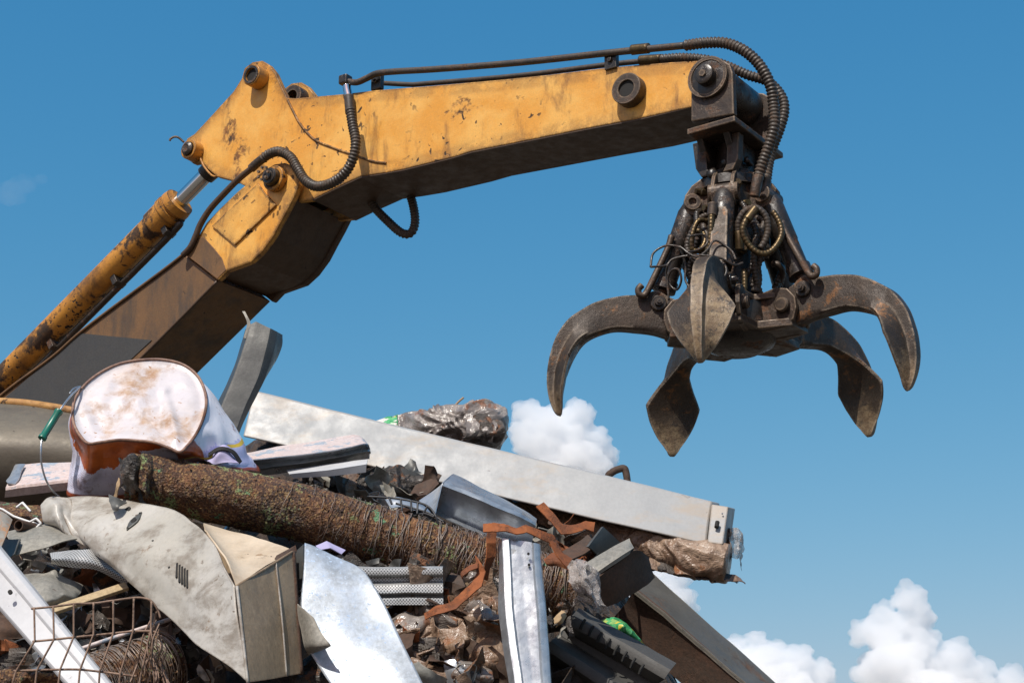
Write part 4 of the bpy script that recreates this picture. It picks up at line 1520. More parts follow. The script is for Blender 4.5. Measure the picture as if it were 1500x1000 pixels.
# crumpled printed tongue with the dark fold at the right of the pail
sheet('torn_label', [[(312, 662, 4.86), (324, 654, 4.85), (336, 655, 4.86), (350, 668, 4.88)], [(308, 668, 4.80), (322, 662, 4.79), (334, 664, 4.8), (346, 674, 4.82)], [(300, 676, 4.79), (318, 676, 4.78), (334, 678, 4.78), (348, 684, 4.8)]],
      'purple', pl, 14, 18, .002, .012, 18, 3)
sheet('dark_fold', [[(306, 664, 4.80), (322, 655, 4.79), (342, 660, 4.8), (354, 676, 4.81)], [(306, 669, 4.79), (323, 660, 4.78), (339, 664, 4.79), (350, 680, 4.80)]], 'black', pl, 6, 20, .003)
bl_ = ptube('bail_wire', [(118, 566, 4.84), (106, 577, 4.78), (96, 589, 4.74), (88, 600, 4.72), (74, 620, 4.70), (62, 642, 4.68), (60, 660, 4.67), (61, 680, 4.68), (68, 704, 4.70), (80, 722, 4.74), (95, 734, 4.8)], .0028, 'galv', pl, 8, 8)
bm = bmesh.new()
a, b = P(87, 601, 4.72), P(61, 643, 4.68)
lathe(bm, a, b, [(0, .008), (.002, .0125), (.010, .0125), (.013, .0105), ((b - a).length - .013, .0105), ((b - a).length - .01, .0125), ((b - a).length - .002, .0125), ((b - a).length, .008)], 16)
obj('grip', bm, M['greenplastic'], bl_, smooth='auto')
ptube('wire_end', [(102, 576, 4.79), (108, 569, 4.83), (116, 566, 4.86)], .0025, 'galv', pl)

# ---- long rusty pipe in a wire sleeve
pipe_pts = [(188, 704, 4.72), (300, 722, 4.76), (430, 748, 4.80), (560, 786, 4.84), (700, 825, 4.88), (842, 868, 4.92)]
t = thing('rusty_pipe', 'thick rust caked pipe in a wire mesh sleeve under the crushed pail', 'pipe', P(500, 780, 4.82))


def flecks(ctr_pts, r, count, seed, parent, mat, name='rust_flake'):
    rg = random.Random(seed)
    ctr = catmull([P(*p) for p in ctr_pts], 300)
    fr = frames(ctr)
    bm = bmesh.new()
    for k in range(count):
        j = rg.randrange(2, 298)
        u, w_ = fr[j]
        a = rg.uniform(0, 6.28)
        d = u * math.cos(a) + w_ * math.sin(a)
        p = ctr[j] + d * r * rg.uniform(.98, 1.03)
        e1 = (d + V((rg.gauss(0, .4), rg.gauss(0, .4), rg.gauss(0, .4)))).normalized()
        e2 = e1.orthogonal().normalized()
        e3 = e1.cross(e2)
        s_ = rg.uniform(.002, .0085)
        q = [p + e2 * s_, p + e3 * s_ * rg.uniform(.4, 1), p - e2 * s_ * rg.uniform(.5, 1), p - e3 * s_]
        slab(bm, q, e1 * .0015)
    return obj(name, bm, M[mat], parent)


pc = crumpled_tube('pipe_core', pipe_pts, .081, 'rustpipe', t, .05, 9, 8, 320, 90)
fk = flecks(pipe_pts, .0805, 350, 5, pc, 'rustpipe')
fk['kind'] = 'stuff'
wm = wire_wrap('wire_sleeve', pipe_pts, .0845, 75, t, bias=.40, lo=.42)
sheet('torn_foil', [[(186, 668, 4.68), (196, 664, 4.62), (206, 662, 4.62), (219, 670, 4.66)], [(180, 684, 4.66), (190, 682, 4.60), (204, 684, 4.60), (216, 690, 4.63)], [(176, 700, 4.66), (190, 702, 4.59), (202, 704, 4.6), (212, 712, 4.63)],
                    [(178, 716, 4.67), (190, 718, 4.6), (200, 722, 4.62), (204, 736, 4.66)]], 'insul_dark', t, 40, 40, .0015, .034, 17, 2)
sheet('torn_edge', [[(166, 728, 4.64), (172, 712, 4.62), (176, 698, 4.63)], [(172, 730, 4.63), (176, 716, 4.61), (178, 702, 4.62)]], 'cardboard', t, 8, 16, .002, .006, 24, 6)
sheet('torn_edge', [[(204, 668, 4.62), (214, 666, 4.6), (224, 672, 4.62)], [(206, 690, 4.6), (216, 690, 4.58), (222, 696, 4.6)], [(204, 716, 4.61), (210, 722, 4.59), (214, 730, 4.62)]], 'rustpipe', t, 20, 16, .002, .012, 22, 7)
sheet('torn_flap', [[(158, 727, 4.62), (172, 730, 4.6), (187, 735, 4.6)], [(162, 740, 4.58), (170, 742, 4.57), (176, 742, 4.57)], [(166, 750, 4.57), (170, 749, 4.57), (173, 748, 4.57)]], 'darkzinc', t, 12, 12, .003, .006, 18, 2)

# ---- dented cabinet
t = thing('metal_cabinet', 'dented dirty white metal cabinet with vent slots tipped on its side in front', 'cabinet', P(260, 960, 4.4))
fr_rows = [[(68, 735, 4.75), (130, 727, 4.72), (200, 736, 4.62), (258, 750, 4.5), (306, 788, 4.34), (346, 858, 4.19)],
           [(82, 752, 4.72), (132, 766, 4.62), (190, 792, 4.50), (246, 828, 4.38), (296, 866, 4.27), (351, 905, 4.17)],
           [(98, 766, 4.70), (142, 800, 4.57), (200, 846, 4.45), (252, 888, 4.34), (304, 925, 4.23), (357, 953, 4.15)],
           [(110, 778, 4.68), (152, 818, 4.56), (210, 869, 4.43), (262, 917, 4.31), (313, 960, 4.2), (363, 999, 4.13)]]
front = sheet('front_panel', fr_rows, 'cabinet', t, 50, 70, .004, .006, 6, 4, smooth=True)
fg = net(px3(fr_rows), 50, 70)


def on_front(px, py):
    """nearest point of the front panel to a photo pixel"""
    best = None
    r = ray(px, py).normalized()
    for row in fg:
        for p in row:
            d = p - CAM
            e = (d - r * d.dot(r)).length
            if best is None or e < best[0]:
                best = (e, p)
    return best[1] + nv3(best[1], 6, 4) * .006


fn = (P(345, 905, 4.17) - P(190, 792, 4.5)).cross(P(200, 846, 4.45) - P(200, 736, 4.62)).normalized()
if fn.y > 0:
    fn = -fn
for k in range(5):
    a, b = on_front(261 + k * 3.8, 829 + k * 2.2), on_front(261.5 + k * 3.3, 850 + k * 4)
    dd = (b - a)
    if dd.length > .06:
        b = a + dd.normalized() * .055
    bm = bmesh.new()
    sd_ = dd.normalized().cross(fn).normalized()
    slab(bm, [a - sd_ * .0026 + fn * .002, a + sd_ * .0026 + fn * .002, b + sd_ * .0026 + fn * .004, b - sd_ * .0026 + fn * .004], fn * .004)
    obj('vent_slot', bm, M['black'], front)
c_ = on_front(200, 766)
ex_ = (on_front(216, 752) - on_front(186, 788)).normalized()
ey_ = ex_.cross(fn).normalized()
bm = bmesh.new()
ol = [(-.038, 0), (-.012, .011), (0, .014), (.012, .012), (.038, 0), (.012, -.011), (0, -.014), (-.012, -.012)]
slab(bm, [c_ + ex_ * a + ey_ * b + fn * .004 for a, b in ol], fn * .005)
hp = obj('hinge_plate', bm, M['darkzinc'], t, bevel=.001)
bm = bmesh.new()
cyl(bm, c_ + fn * .0085, c_ + fn * .011, .0085, sides=18)
for s_ in (-.03, .03):
    cyl(bm, c_ + ex_ * s_ + fn * .0085, c_ + ex_ * s_ + fn * .0105, .003, sides=10)
obj('screw_hole', bm, M['black'], hp)
for (hx, hy, hr) in ((190, 747, .010), (223, 794, .004), (250, 832, .003)):
    q = on_front(hx, hy)
    bm = bmesh.new()
    cyl(bm, q + fn * .001, q + fn * .005, hr, sides=16)
    obj('hole', bm, M['black'], front)
sheet('top_panel', [[(298, 768, 4.60), (364, 787, 4.52), (430, 806, 4.42)], [(300, 774, 4.50), (338, 814, 4.40), (389, 831, 4.32)], [(304, 782, 4.37), (326, 815, 4.27), (347, 858, 4.185)]], 'cabinet_top', t, 20, 24, .004, .004, 9, 7)
sheet('end_panel', [[(347, 858, 4.185), (388, 833, 4.30), (430, 807, 4.41)], [(355, 928, 4.16), (396, 906, 4.27), (435, 893, 4.38)], [(363, 999, 4.13), (402, 993, 4.24), (442, 986, 4.35)]], 'cabinet_end', t, 20, 24, .004, .002, 6, 3)
ptube('corner_seam', [(429, 807, 4.405), (434, 893, 4.375), (441, 987, 4.345)], .007, 'rustplate', t)
ptube('corner_seam', [(347, 858, 4.18), (355, 928, 4.155), (363, 1000, 4.125)], .004, 'cabinet', t)
ptube('corner_seam', [(404, 823, 4.335), (413, 905, 4.30), (420, 990, 4.28)], .0025, 'cabinet', t)
ptube('corner_seam', [(346, 858, 4.185), (388, 833, 4.295), (428, 808, 4.40)], .004, 'cabinet_end', t)
bm = bmesh.new()
slab(bm, [P(402, 818, 4.36), P(430, 803, 4.42), P(432, 812, 4.41), P(408, 823, 4.35)], V((.004, .006, .01)))
obj('bent_tab', bm, M['rustplate'], t)
sheet('torn_flap', [[(62, 742, 4.72), (70, 728, 4.72), (84, 724, 4.74), (104, 734, 4.72)], [(62, 752, 4.70), (76, 745, 4.66), (90, 748, 4.68), (112, 765, 4.68)], [(68, 766, 4.70), (84, 766, 4.64), (100, 772, 4.66), (126, 794, 4.62)],
                    [(95, 775, 4.7), (106, 788, 4.65), (122, 800, 4.63), (150, 812, 4.58)]], 'cabinet', t, 24, 30, .004, .014, 10, 9)
# closed back of the cabinet, hidden from the photo's side
sheet('back_panel', [[(150, 735, 4.95), (300, 768, 4.75), (432, 806, 4.47)], [(200, 860, 4.85), (330, 900, 4.65), (438, 900, 4.43)], [(250, 960, 4.7), (350, 985, 4.55), (444, 988, 4.40)]], 'cabinet_end', t, 14, 16, .004, .004, 6, 3)

# ---- galvanised sheet, flap, perforated panel
o = sheet('galvanised_sheet', [[(446, 796, 4.48), (458, 800, 4.48), (472, 807, 4.48), (488, 815, 4.48)], [(445, 826, 4.43), (470, 824, 4.44), (500, 828, 4.45), (527, 833, 4.45)], [(442, 862, 4.39), (480, 858, 4.40), (520, 858, 4.41), (549, 861, 4.41)],
                             [(440, 900, 4.36), (490, 896, 4.37), (535, 896, 4.38), (568, 897, 4.38)], [(450, 945, 4.33), (505, 938, 4.33), (550, 936, 4.34), (589, 941, 4.34)], [(470, 980, 4.30), (522, 978, 4.30), (570, 974, 4.30), (608, 980, 4.30)],
                             [(512, 1040, 4.24), (556, 1040, 4.24), (600, 1036, 4.24), (640, 1044, 4.24)]], 'galv_blue', None, 40, 30, .003, .004, 5, 2, smooth=True)
tag(o, 'flat galvanised sheet with bluish scuffs leaning beside the dented cabinet', 'metal sheet')
o = sheet('folded_offcut', [[(430, 812, 4.52), (446, 797, 4.5)], [(433, 838, 4.5), (445, 832, 4.47)], [(436, 866, 4.48), (443, 860, 4.46)]], 'darkzinc', None, 10, 8, .003, .003, 9, 4)
tag(o, 'narrow dark zinc offcut between the cabinet and the galvanised sheet', 'offcut')
o = sheet('bent_flap', [[(437, 884, 4.34), (448, 892, 4.31), (460, 904, 4.29)], [(440, 912, 4.33), (455, 916, 4.29), (471, 926, 4.27)], [(446, 945, 4.31), (462, 944, 4.27), (483, 942, 4.25)], [(452, 958, 4.33), (468, 952, 4.29), (483, 944, 4.26)]], 'olivesteel', None, 16, 14, .003, .004, 12, 2)
tag(o, 'small bent grey metal flap overlapping the left edge of the galvanised sheet', 'metal flap')


def corrug(x0, y0, x1, y1, Y0, Y1, prof):
    return [[(x0, y0 + dy * k0, Y0 + dz), ((x0 + x1) / 2, (y0 + y1) / 2 + dy * (k0 + k1) / 2 + 1, (Y0 + Y1) / 2 + dz), (x1, y1 + dy * k1, Y1 + dz)] for dy, dz, k0, k1 in prof]


prof = [(0, .02, 1, 1), (3, 0, 1, 1), (9, 0, 1, 1), (13, .03, 1, 1), (22, .03, 1, 1), (27, .0, 1, 1), (36, -.005, 1, 1), (40, .02, 1, 1), (44, .025, 1, 1), (46, .0, 1, 1), (55, .0, 1, 1)]
o = sheet('perforated_sheet', corrug(426, 829, 649, 831, 4.56, 4.60, prof), 'perf', None, 60, 50, .003, .003, 7, 3, curved=False, angle=25)
tag(o, 'ribbed perforated galvanised panel sticking out behind the galvanised sheet', 'ribbed panel')
o = sheet('card_strip', [[(462, 800, 4.58), (478, 793, 4.6), (506, 806, 4.6)], [(468, 806, 4.56), (484, 803, 4.57), (500, 812, 4.58)]], 'purple', None, 6, 14, .002, .001, 14, 2, curved=False)
tag(o, 'small lilac card strip lying above the galvanised sheet', 'card')

# ---- galvanised C channel at the front
t = thing('galvanised_channel', 'bright galvanised steel channel hanging down in front of the rusty pipe', 'channel', P(770, 1000, 4.4))
rws = []
for (dy, xs, Y) in ((788, (731, 736.5, 744, 746.5, 779, 781.5, 788, 790), 4.42), (830, (731, 738, 746, 748.5, 782, 784.5, 792, 794), 4.40), (888, (730, 741, 749, 752, 787, 790, 798, 799), 4.37),
                    (945, (738, 748, 756, 759, 790, 793, 802, 803), 4.34), (1040, (752, 760, 768, 771, 797, 800, 809, 810), 4.29)):
    rws.append([(xs[0] + 4, dy + 6, Y + .06), (xs[0] + 1, dy + 4, Y + .03), (xs[1], dy, Y), (xs[2], dy + 1, Y - .003), (xs[3], dy + 1.5, Y + .007), ((xs[3] + xs[4]) / 2, dy + 4, Y + .008), (xs[4], dy + 6, Y + .007), (xs[5], dy + 6.5, Y - .003), (xs[6], dy + 8, Y), (xs[7], dy + 9, Y + .05)])
sheet('channel_web', rws, 'galv', t, 30, 54, .003, .0022, 9, 5, curved=False, angle=28)
for (hx, hy) in ((774, 811), (775, 827)):
    bm = bmesh.new()
    q = P(hx, hy, 4.402)
    cyl(bm, q, q - V((0, .006, 0)), .0035, sides=12)
    obj('punched_hole', bm, M['black'], t)

# ---- rusty straps
def ribbon(name, edges, mat, label, cat, group=None, thick=.003, n_=40, seed=0):
    g = [[P(*a), P(*a).lerp(P(*b), .5), P(*b)] for a, b in edges]
    cols = [even_idx([q_ for q_ in c], (len(edges) - 1) * 5) for c in zip(*g)]
    g = [list(r) for r in zip(*cols)]
    g = dent(g, .0035, 22, seed)
    rq = random.Random(seed)
    for r in g:                       # nibbled edges
        w_ = (r[0] - r[2]) * rq.uniform(-.05, .03)
        r[0] = r[0] + w_
        r[2] = r[2] + w_ * rq.uniform(-1, 1)
    bm = bmesh.new()
    shell(bm, g, thick)
    o = obj(name, bm, M[mat], None, smooth='auto', angle=14)
    tag(o, label, cat, group)
    return o


gp_ = 'rusty straps tangled round the galvanised channel'
ribbon('rusty_strap', [((707, 766, 4.44), (707, 777, 4.42)), ((722, 765, 4.42), (724, 777, 4.40)), ((742, 767, 4.42), (743, 778, 4.40)), ((757, 772, 4.43), (758, 782, 4.40)), ((770, 768, 4.44), (772, 779, 4.42)), ((792, 776, 4.46), (792, 789, 4.44)), ((812, 784, 4.5), (805, 794, 4.47)),
                      ((824, 808, 4.5), (815, 812, 4.46)), ((838, 818, 4.5), (830, 830, 4.46))], 'strap', 'orange rusted strap crossing over the top end of the bright galvanised channel', 'strap', gp_, seed=1)
ribbon('rusty_strap', [((728, 775, 4.52), (714, 776, 4.5)), ((728, 795, 4.50), (713, 796, 4.48)), ((726, 815, 4.50), (712, 818, 4.48)), ((718, 835, 4.51), (709, 835, 4.49)), ((714, 850, 4.53), (709, 848, 4.52))], 'strap',
       'short orange rusted strap hanging straight down left of the channel top', 'strap', gp_, seed=2)
ribbon('rusty_strap', [((697, 812, 4.52), (703, 822, 4.5)), ((699, 838, 4.50), (712, 838, 4.48)), ((692, 852, 4.48), (706, 858, 4.46)), ((676, 868, 4.47), (688, 876, 4.45)), ((660, 882, 4.46), (668, 892, 4.44)), ((640, 888, 4.46), (640, 900, 4.44)), ((622, 898, 4.48), (624, 908, 4.47))], 'strap',
       'long twisted orange rusted strap curling down towards the perforated panel', 'strap', gp_, seed=3)
ribbon('rusty_strap', [((700, 824, 4.5), (700, 833, 4.48)), ((688, 828, 4.49), (690, 837, 4.47)), ((677, 838, 4.48), (680, 844, 4.47)), ((676, 846, 4.48), (678, 848, 4.48))], 'strap', 'tiny forked end of orange rusted strap beside the wire sleeve', 'strap', gp_, n_=16, seed=4)
ribbon('rusty_strap', [((797, 735, 5.0), (786, 741, 4.98)), ((812, 753, 4.98), (802, 760, 4.96)), ((826, 768, 4.97), (822, 782, 4.95)), ((840, 768, 4.98), (842, 780, 4.96)), ((858, 762, 5.0), (858, 775, 4.98)), ((872, 764, 5.0), (870, 778, 4.98))], 'strap',
       'bent orange rusted strap just below the grey beam', 'strap', gp_, seed=5)
o = sheet('rust_flap', [[(796, 818, 4.62), (812, 812, 4.62), (828, 820, 4.62)], [(800, 824, 4.60), (815, 822, 4.58), (826, 828, 4.58)], [(806, 826, 4.60), (820, 830, 4.58), (834, 834, 4.58)]], 'strap', None, 12, 14, .004, .01, 16, 3)
tag(o, 'crumpled orange rust flap on the right end of the rusty pipe', 'rust flap')

# ---- galvanised box profile
t = thing('box_profile', 'crushed shiny galvanised box profile between the rusty pipe and the grey beam', 'profile', P(700, 760, 5.05))
sheet('profile_body', [[(664, 694, 5.16), (650, 707, 5.05), (648, 711, 5.04), (642, 733, 5.08), (640, 747, 5.11), (638, 753, 5.05)], [(690, 706, 5.18), (685, 720, 5.05), (683, 725, 5.04), (677, 750, 5.08), (674, 763, 5.11), (673, 768, 5.05)],
                       [(728, 724, 5.18), (722, 735, 5.05), (720, 740, 5.04), (714, 765, 5.08), (711, 778, 5.11), (710, 783, 5.05)], [(766, 746, 5.16), (764, 752, 5.05), (763, 757, 5.04), (758, 778, 5.08), (756, 792, 5.11), (755, 797, 5.05)],
                       [(786, 760, 5.12), (784, 766, 5.06), (784, 770, 5.06), (780, 788, 5.09), (778, 800, 5.12), (777, 806, 5.06)]], 'galv', t, 36, 40, .003, .004, 8, 4, curved=False, angle=25)
sheet('profile_end', [[(664, 694, 5.16), (650, 707, 5.05)], [(640, 716, 5.14), (645, 722, 5.03)], [(614, 735, 5.12), (638, 752, 4.97)]], 'galv', t, 14, 10, .003, .003, 9, 5)

# ---- pale chipped profiles
t = thing('painted_profile', 'pale pink chipped steel profile lying right of the crushed pail', 'profile', P(460, 690, 5.25))
sheet('profile_top', [[(350, 664, 5.30), (352, 674, 5.12)], [(440, 649, 5.36), (446, 665, 5.18)], [(505, 638, 5.38), (500, 657, 5.20)], [(524, 638, 5.4), (534, 650, 5.24)], [(534, 644, 5.4), (541, 652, 5.27)]], 'pink', t, 40, 12, .003, .004, 9, 3, curved='u', angle=25)
sheet('profile_web', [[(352, 675, 5.12), (356, 682, 5.18), (360, 689, 5.17), (361, 692, 5.22), (364, 700, 5.24)], [(446, 666, 5.18), (448, 671, 5.24), (450, 677, 5.23), (450, 680, 5.28), (451, 688, 5.30)],
                      [(500, 658, 5.20), (502, 663, 5.26), (504, 668, 5.25), (504, 671, 5.30), (505, 680, 5.32)], [(534, 651, 5.24), (536, 656, 5.30), (538, 661, 5.29), (538, 664, 5.34), (538, 673, 5.36)],
                      [(541, 653, 5.27), (543, 658, 5.33), (543, 663, 5.32), (542, 666, 5.37), (541, 673, 5.39)]], 'galv', t, 40, 24, .003, .003, 9, 3, curved='u', angle=25)  # metal instead of pink paint puts this face's shade into the colour
o = sheet('white_profile', [[(420, 688, 5.22), (424, 694, 5.14), (430, 700, 5.15)], [(480, 680, 5.22), (482, 688, 5.14), (484, 697, 5.15)], [(538, 672, 5.24), (537, 680, 5.16), (536, 692, 5.17)]], 'white', None, 20, 14, .004, .002, 8, 2, curved=False)
tag(o, 'short white steel profile tucked directly beneath the pink chipped profile', 'profile')
t = thing('chipped_profile', 'pale chipped steel profile with a bluish bare end left of the pail', 'profile', P(50, 715, 5.0))
sheet('profile_body', [[(24, 681, 5.12), (8, 713, 4.90), (8, 717, 4.9), (6, 728, 4.92)], [(60, 677, 5.12), (45, 708, 4.90), (45, 712, 4.9), (45, 724, 4.92)], [(120, 676, 5.12), (120, 700, 4.92), (120, 704, 4.92), (120, 716, 4.94)]], 'pink', t, 24, 24, .003, .003, 9, 8, curved=False, angle=25)
sheet('bare_end', [[(10, 706, 4.96), (17, 696, 5.02), (24, 681, 5.11)], [(12, 709, 4.91), (19, 700, 4.97), (29, 681, 5.08)], [(22, 710, 4.91), (28, 700, 4.95), (37, 681, 5.08)]], 'galv', t, 12, 14, .004, .003, 12, 2)
# ---- bronze curved panel
t = thing('bronze_panel', 'big curved tarnished bronze panel behind the pail at the left edge', 'panel', P(40, 700, 5.4))
rr = [[(-60, 590, 5.5), (20, 592, 5.5), (70, 598, 5.48), (125, 608, 5.46)], [(-60, 615, 5.36), (20, 620, 5.36), (70, 625, 5.35), (125, 634, 5.34)], [(-60, 650, 5.3), (20, 655, 5.3), (70, 660, 5.3), (125, 666, 5.3)], [(-60, 700, 5.34), (20, 706, 5.34), (70, 708, 5.34), (125, 712, 5.34)], [(-60, 735, 5.42), (20, 738, 5.42), (70, 740, 5.42), (125, 744, 5.42)]]
sheet('panel_skin', rr, 'bronze', t, 36, 30, .005, .006, 4, 6, smooth=True)
M['rustedge'] = weathered('yellow_rusty_edge', (.46, .25, .07), (.30, .14, .04), alt_scale=10, rust_rng=(.52, .62), rough=(.6, .8), bump=.4, seed=31)
ptube('rusty_edge', [(-60, 587, 5.5), (20, 590, 5.5), (70, 596, 5.48), (125, 606, 5.46)], .016, 'rustedge', t)

# ---- right side
o = sheet('curved_plate', [[(850, 828, 5.0), (861, 833, 4.96), (873, 839, 4.94)], [(882, 810, 5.02), (890, 818, 4.97), (900, 820, 4.95)], [(905, 797, 5.06), (912, 801, 5.0), (922, 806, 4.98)], [(922, 788, 5.1), (924, 793, 5.05), (929, 802, 5.02)]], 'olivesteel', None, 26, 14, .012, .002, 8, 2)
tag(o, 'curved grey steel plate edge rising from the torn film to the torn pipe', 'steel plate')
o = sheet('rusted_web', [[(874, 841, 4.95), (900, 824, 4.98), (929, 804, 5.02), (946, 815, 5.1)], [(874, 862, 4.98), (902, 848, 5.0), (932, 830, 5.06), (952, 832, 5.12)], [(880, 888, 5.02), (910, 876, 5.05), (940, 858, 5.1), (957, 846, 5.14)]], 'rustplate', None, 22, 26, .01, .006, 9, 5)
tag(o, 'dark brown rusted web plate hanging under the curved grey plate', 'steel plate')
o = sheet('square_tab', [[(858, 800, 5.13), (881, 771, 5.19)], [(866, 806, 5.16), (893, 782, 5.22)], [(877, 818, 5.21), (909, 797, 5.27)]], 'darkzinc', None, 14, 12, .008, .003, 8, 6)
tag(o, 'square grey steel tab standing between the straps and the curved plate', 'steel tab')
o = sheet('dark_bracket', [[(820, 812, 5.15), (850, 795, 5.2), (862, 785, 5.22)], [(828, 826, 5.1), (856, 812, 5.14), (876, 800, 5.18)]], 'rustplate', None, 12, 14, .006, .006, 9, 3)
tag(o, 'dark bent bracket lying left of the square grey tab', 'bracket')
o = sheet('torn_film', [[(826, 832, 4.8), (846, 824, 4.78), (862, 832, 4.8), (874, 846, 4.86)], [(834, 850, 4.77), (850, 846, 4.74), (866, 852, 4.78), (878, 862, 4.84)], [(840, 868, 4.78), (856, 868, 4.74), (870, 872, 4.78), (882, 882, 4.82)], [(842, 890, 4.82), (858, 886, 4.78), (872, 886, 4.8), (886, 896, 4.84)]], 'film', None, 40, 40, .001, .035, 15, 2)
tag(o, 'clear torn plastic film wrapped round the right end of the rusty pipe', 'plastic film')
t = thing('diagonal_girder', 'large dark rusty steel girder sloping down to the lower right', 'girder', P(1050, 980, 5.3))
rws = []
for (f, Yo) in ((0, 0), (.35, -.05), (.7, -.1), (1.15, -.16)):
    lx = lambda a, b: a + (b - a) * f
    rws.append([(lx(945, 1140), lx(829, 1003), 5.52 + Yo), (lx(938, 1118), lx(848, 1003), 5.43 + Yo), (lx(928, 1095), lx(860, 1002), 5.34 + Yo), (lx(918, 1050), lx(880, 1006), 5.40 + Yo), (lx(896, 1005), lx(906, 1006), 5.47 + Yo)])
g = net(px3(rws), 40, 4, curved=False)
g = [even_idx(r, 24) for r in g]
g = dent(g, .004, 6, 3)
bm = bmesh.new()
shell(bm, [r[:13] for r in g], .012)
M['girder'] = weathered('dark_weathered_girder', (.105, .10, .088), (.075, .07, .06), alt_scale=3, rust_scale=5, rust_rng=(.58, .7), rust=(.10, .05, .025), rough=(.5, .7), metal=.2, bump=.3, seed=45, edge=(.01, (.2, .17, .13), .2))
obj('top_flange', bm, M['girder'], t, smooth='auto')
bm = bmesh.new()
shell(bm, [[p + V((.0, .002, -.002)) for p in r[12:]] for r in g], .012)
obj('web', bm, M['rustplate'], t, smooth='auto')  # darker plate colour stands in for shade on this downward face
t = thing('slotted_panel', 'dark ribbed panel with a row of slots below the girder', 'ribbed panel', P(880, 1000, 5.0))
st_ = [(846, 892, 5.16), (838, 902, 5.06), (834, 912, 5.06), (826, 920, 5.12), (816, 930, 5.12), (806, 940, 5.04), (800, 948, 5.04), (796, 962, 5.12), (790, 985, 5.1), (786, 1010, 5.0)]
en_ = [(990, 972, 5.10), (982, 982, 5.0), (975, 992, 5.0), (962, 1000, 5.06), (945, 1012, 5.06), (930, 1022, 4.98), (920, 1030, 4.98), (905, 1046, 5.06), (890, 1070, 5.04), (880, 1100, 4.94)]
rws = [[tuple(a + (b - a) * f for a, b in zip(p, q)) for f in (0, .5, 1)] for p, q in zip(st_, en_)]
M['panelgrey'] = weathered('dark_grey_panel', (.075, .072, .066), (.055, .052, .048), alt_scale=5, rust_rng=(.66, .8), rough=(.5, .7), bump=.15, seed=33)
pn_ = sheet('panel_skin', rws, 'panelgrey', t, 45, 40, .005, .003, 6, 2, curved=False, angle=25)
for k in range(8):
    f = k / 7
    x, y, Y = 852 + 86 * f, 906 + 66 * f, 5.05 - .05 * f
    bm = bmesh.new()
    sweep(bm, catmull([P(x + 5, y + 1, Y), P(x + 1, y + 7, Y - .005), P(x - 2, y + 15, Y - .003)], 8), .0045, 6)
    obj('slot', bm, M['black'], t)
o = sheet('green_sack', [[(880, 911, 5.26), (900, 904, 5.26), (920, 914, 5.26)], [(896, 924, 5.21), (918, 918, 5.19), (938, 936, 5.21)], [(918, 946, 5.26), (936, 944, 5.22), (952, 962, 5.26)]], 'greenbag', None, 18, 18, .004, .012, 9, 2)
tag(o, 'green speckled plastic sack showing between the girder and the slotted panel', 'sack')
o = sheet('torn_cardboard', [[(806, 908, 4.72), (818, 894, 4.72), (824, 890, 4.74)], [(810, 914, 4.7), (822, 902, 4.69), (826, 896, 4.72)], [(812, 920, 4.72), (822, 912, 4.7), (828, 904, 4.73)]], 'cardboard', None, 14, 14, .002, .01, 18, 3)
tag(o, 'scrap of torn brown cardboard right of the galvanised channel', 'cardboard')
o = sheet('torn_cloth', [[(828, 906, 4.8), (838, 900, 4.8)], [(832, 918, 4.78), (842, 914, 4.78)], [(830, 936, 4.79), (838, 930, 4.79)]], 'insul_dark', None, 14, 10, .002, .016, 20, 6)
tag(o, 'dark torn cloth rag dangling at the top of the slotted panel', 'rag')

# ---- crumpled bundles low in the middle
for (nm_, px_, py_, Y, rx, ry, rz, mt_, sd_, lb) in (
        ('crumpled_bundle', 606, 946, 4.72, .075, .08, .10, 'insul', 1, 'round brown crumpled bundle right of the galvanised sheet'),
        ('crumpled_bundle', 690, 934, 4.72, .115, .09, .10, 'insul', 4, 'larger torn brown bundle left of the galvanised channel'),
        ('crumpled_bundle', 720, 876, 4.86, .12, .08, .062, 'greywrap', 7, 'grey plastic bundle directly under the rusty pipe'),
        ('crumpled_bundle', 636, 1004, 4.55, .06, .06, .05, 'insul', 9, 'small brown crumpled bundle at the bottom edge below the round one'),
        ('crumpled_bundle', 470, 990, 4.5, .085, .06, .06, 'insul_dark', 11, 'dark crumpled bundle low between cabinet and galvanised sheet'),
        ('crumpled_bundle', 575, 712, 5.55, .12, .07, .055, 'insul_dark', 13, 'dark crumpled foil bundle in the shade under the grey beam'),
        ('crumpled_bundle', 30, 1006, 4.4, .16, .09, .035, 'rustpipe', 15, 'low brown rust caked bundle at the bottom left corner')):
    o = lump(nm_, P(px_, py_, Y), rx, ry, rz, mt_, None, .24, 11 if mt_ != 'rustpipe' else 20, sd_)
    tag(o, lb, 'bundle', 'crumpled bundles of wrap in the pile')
rg = random.Random(9)
WR = ((640, 905, 4.62, 'torn grey wrap flap over the gap between the two brown bundles'), (668, 940, 4.58, 'torn brown wrap flap on the left face of the larger bundle'),
      (700, 905, 4.6, 'torn grey wrap flap on top of the larger brown bundle'), (715, 960, 4.56, 'torn brown wrap flap low against the galvanised channel'),
      (598, 918, 4.60, 'grey wrap flap lying on top of the round brown bundle'), (612, 962, 4.58, 'brown wrap flap hanging low on the round brown bundle'),
      (690, 985, 4.52, 'brown wrap flap at the bottom edge beside the small galvanised bracket'), (725, 890, 4.66, 'brown wrap flap directly left of the galvanised channel under the rusty pipe'))
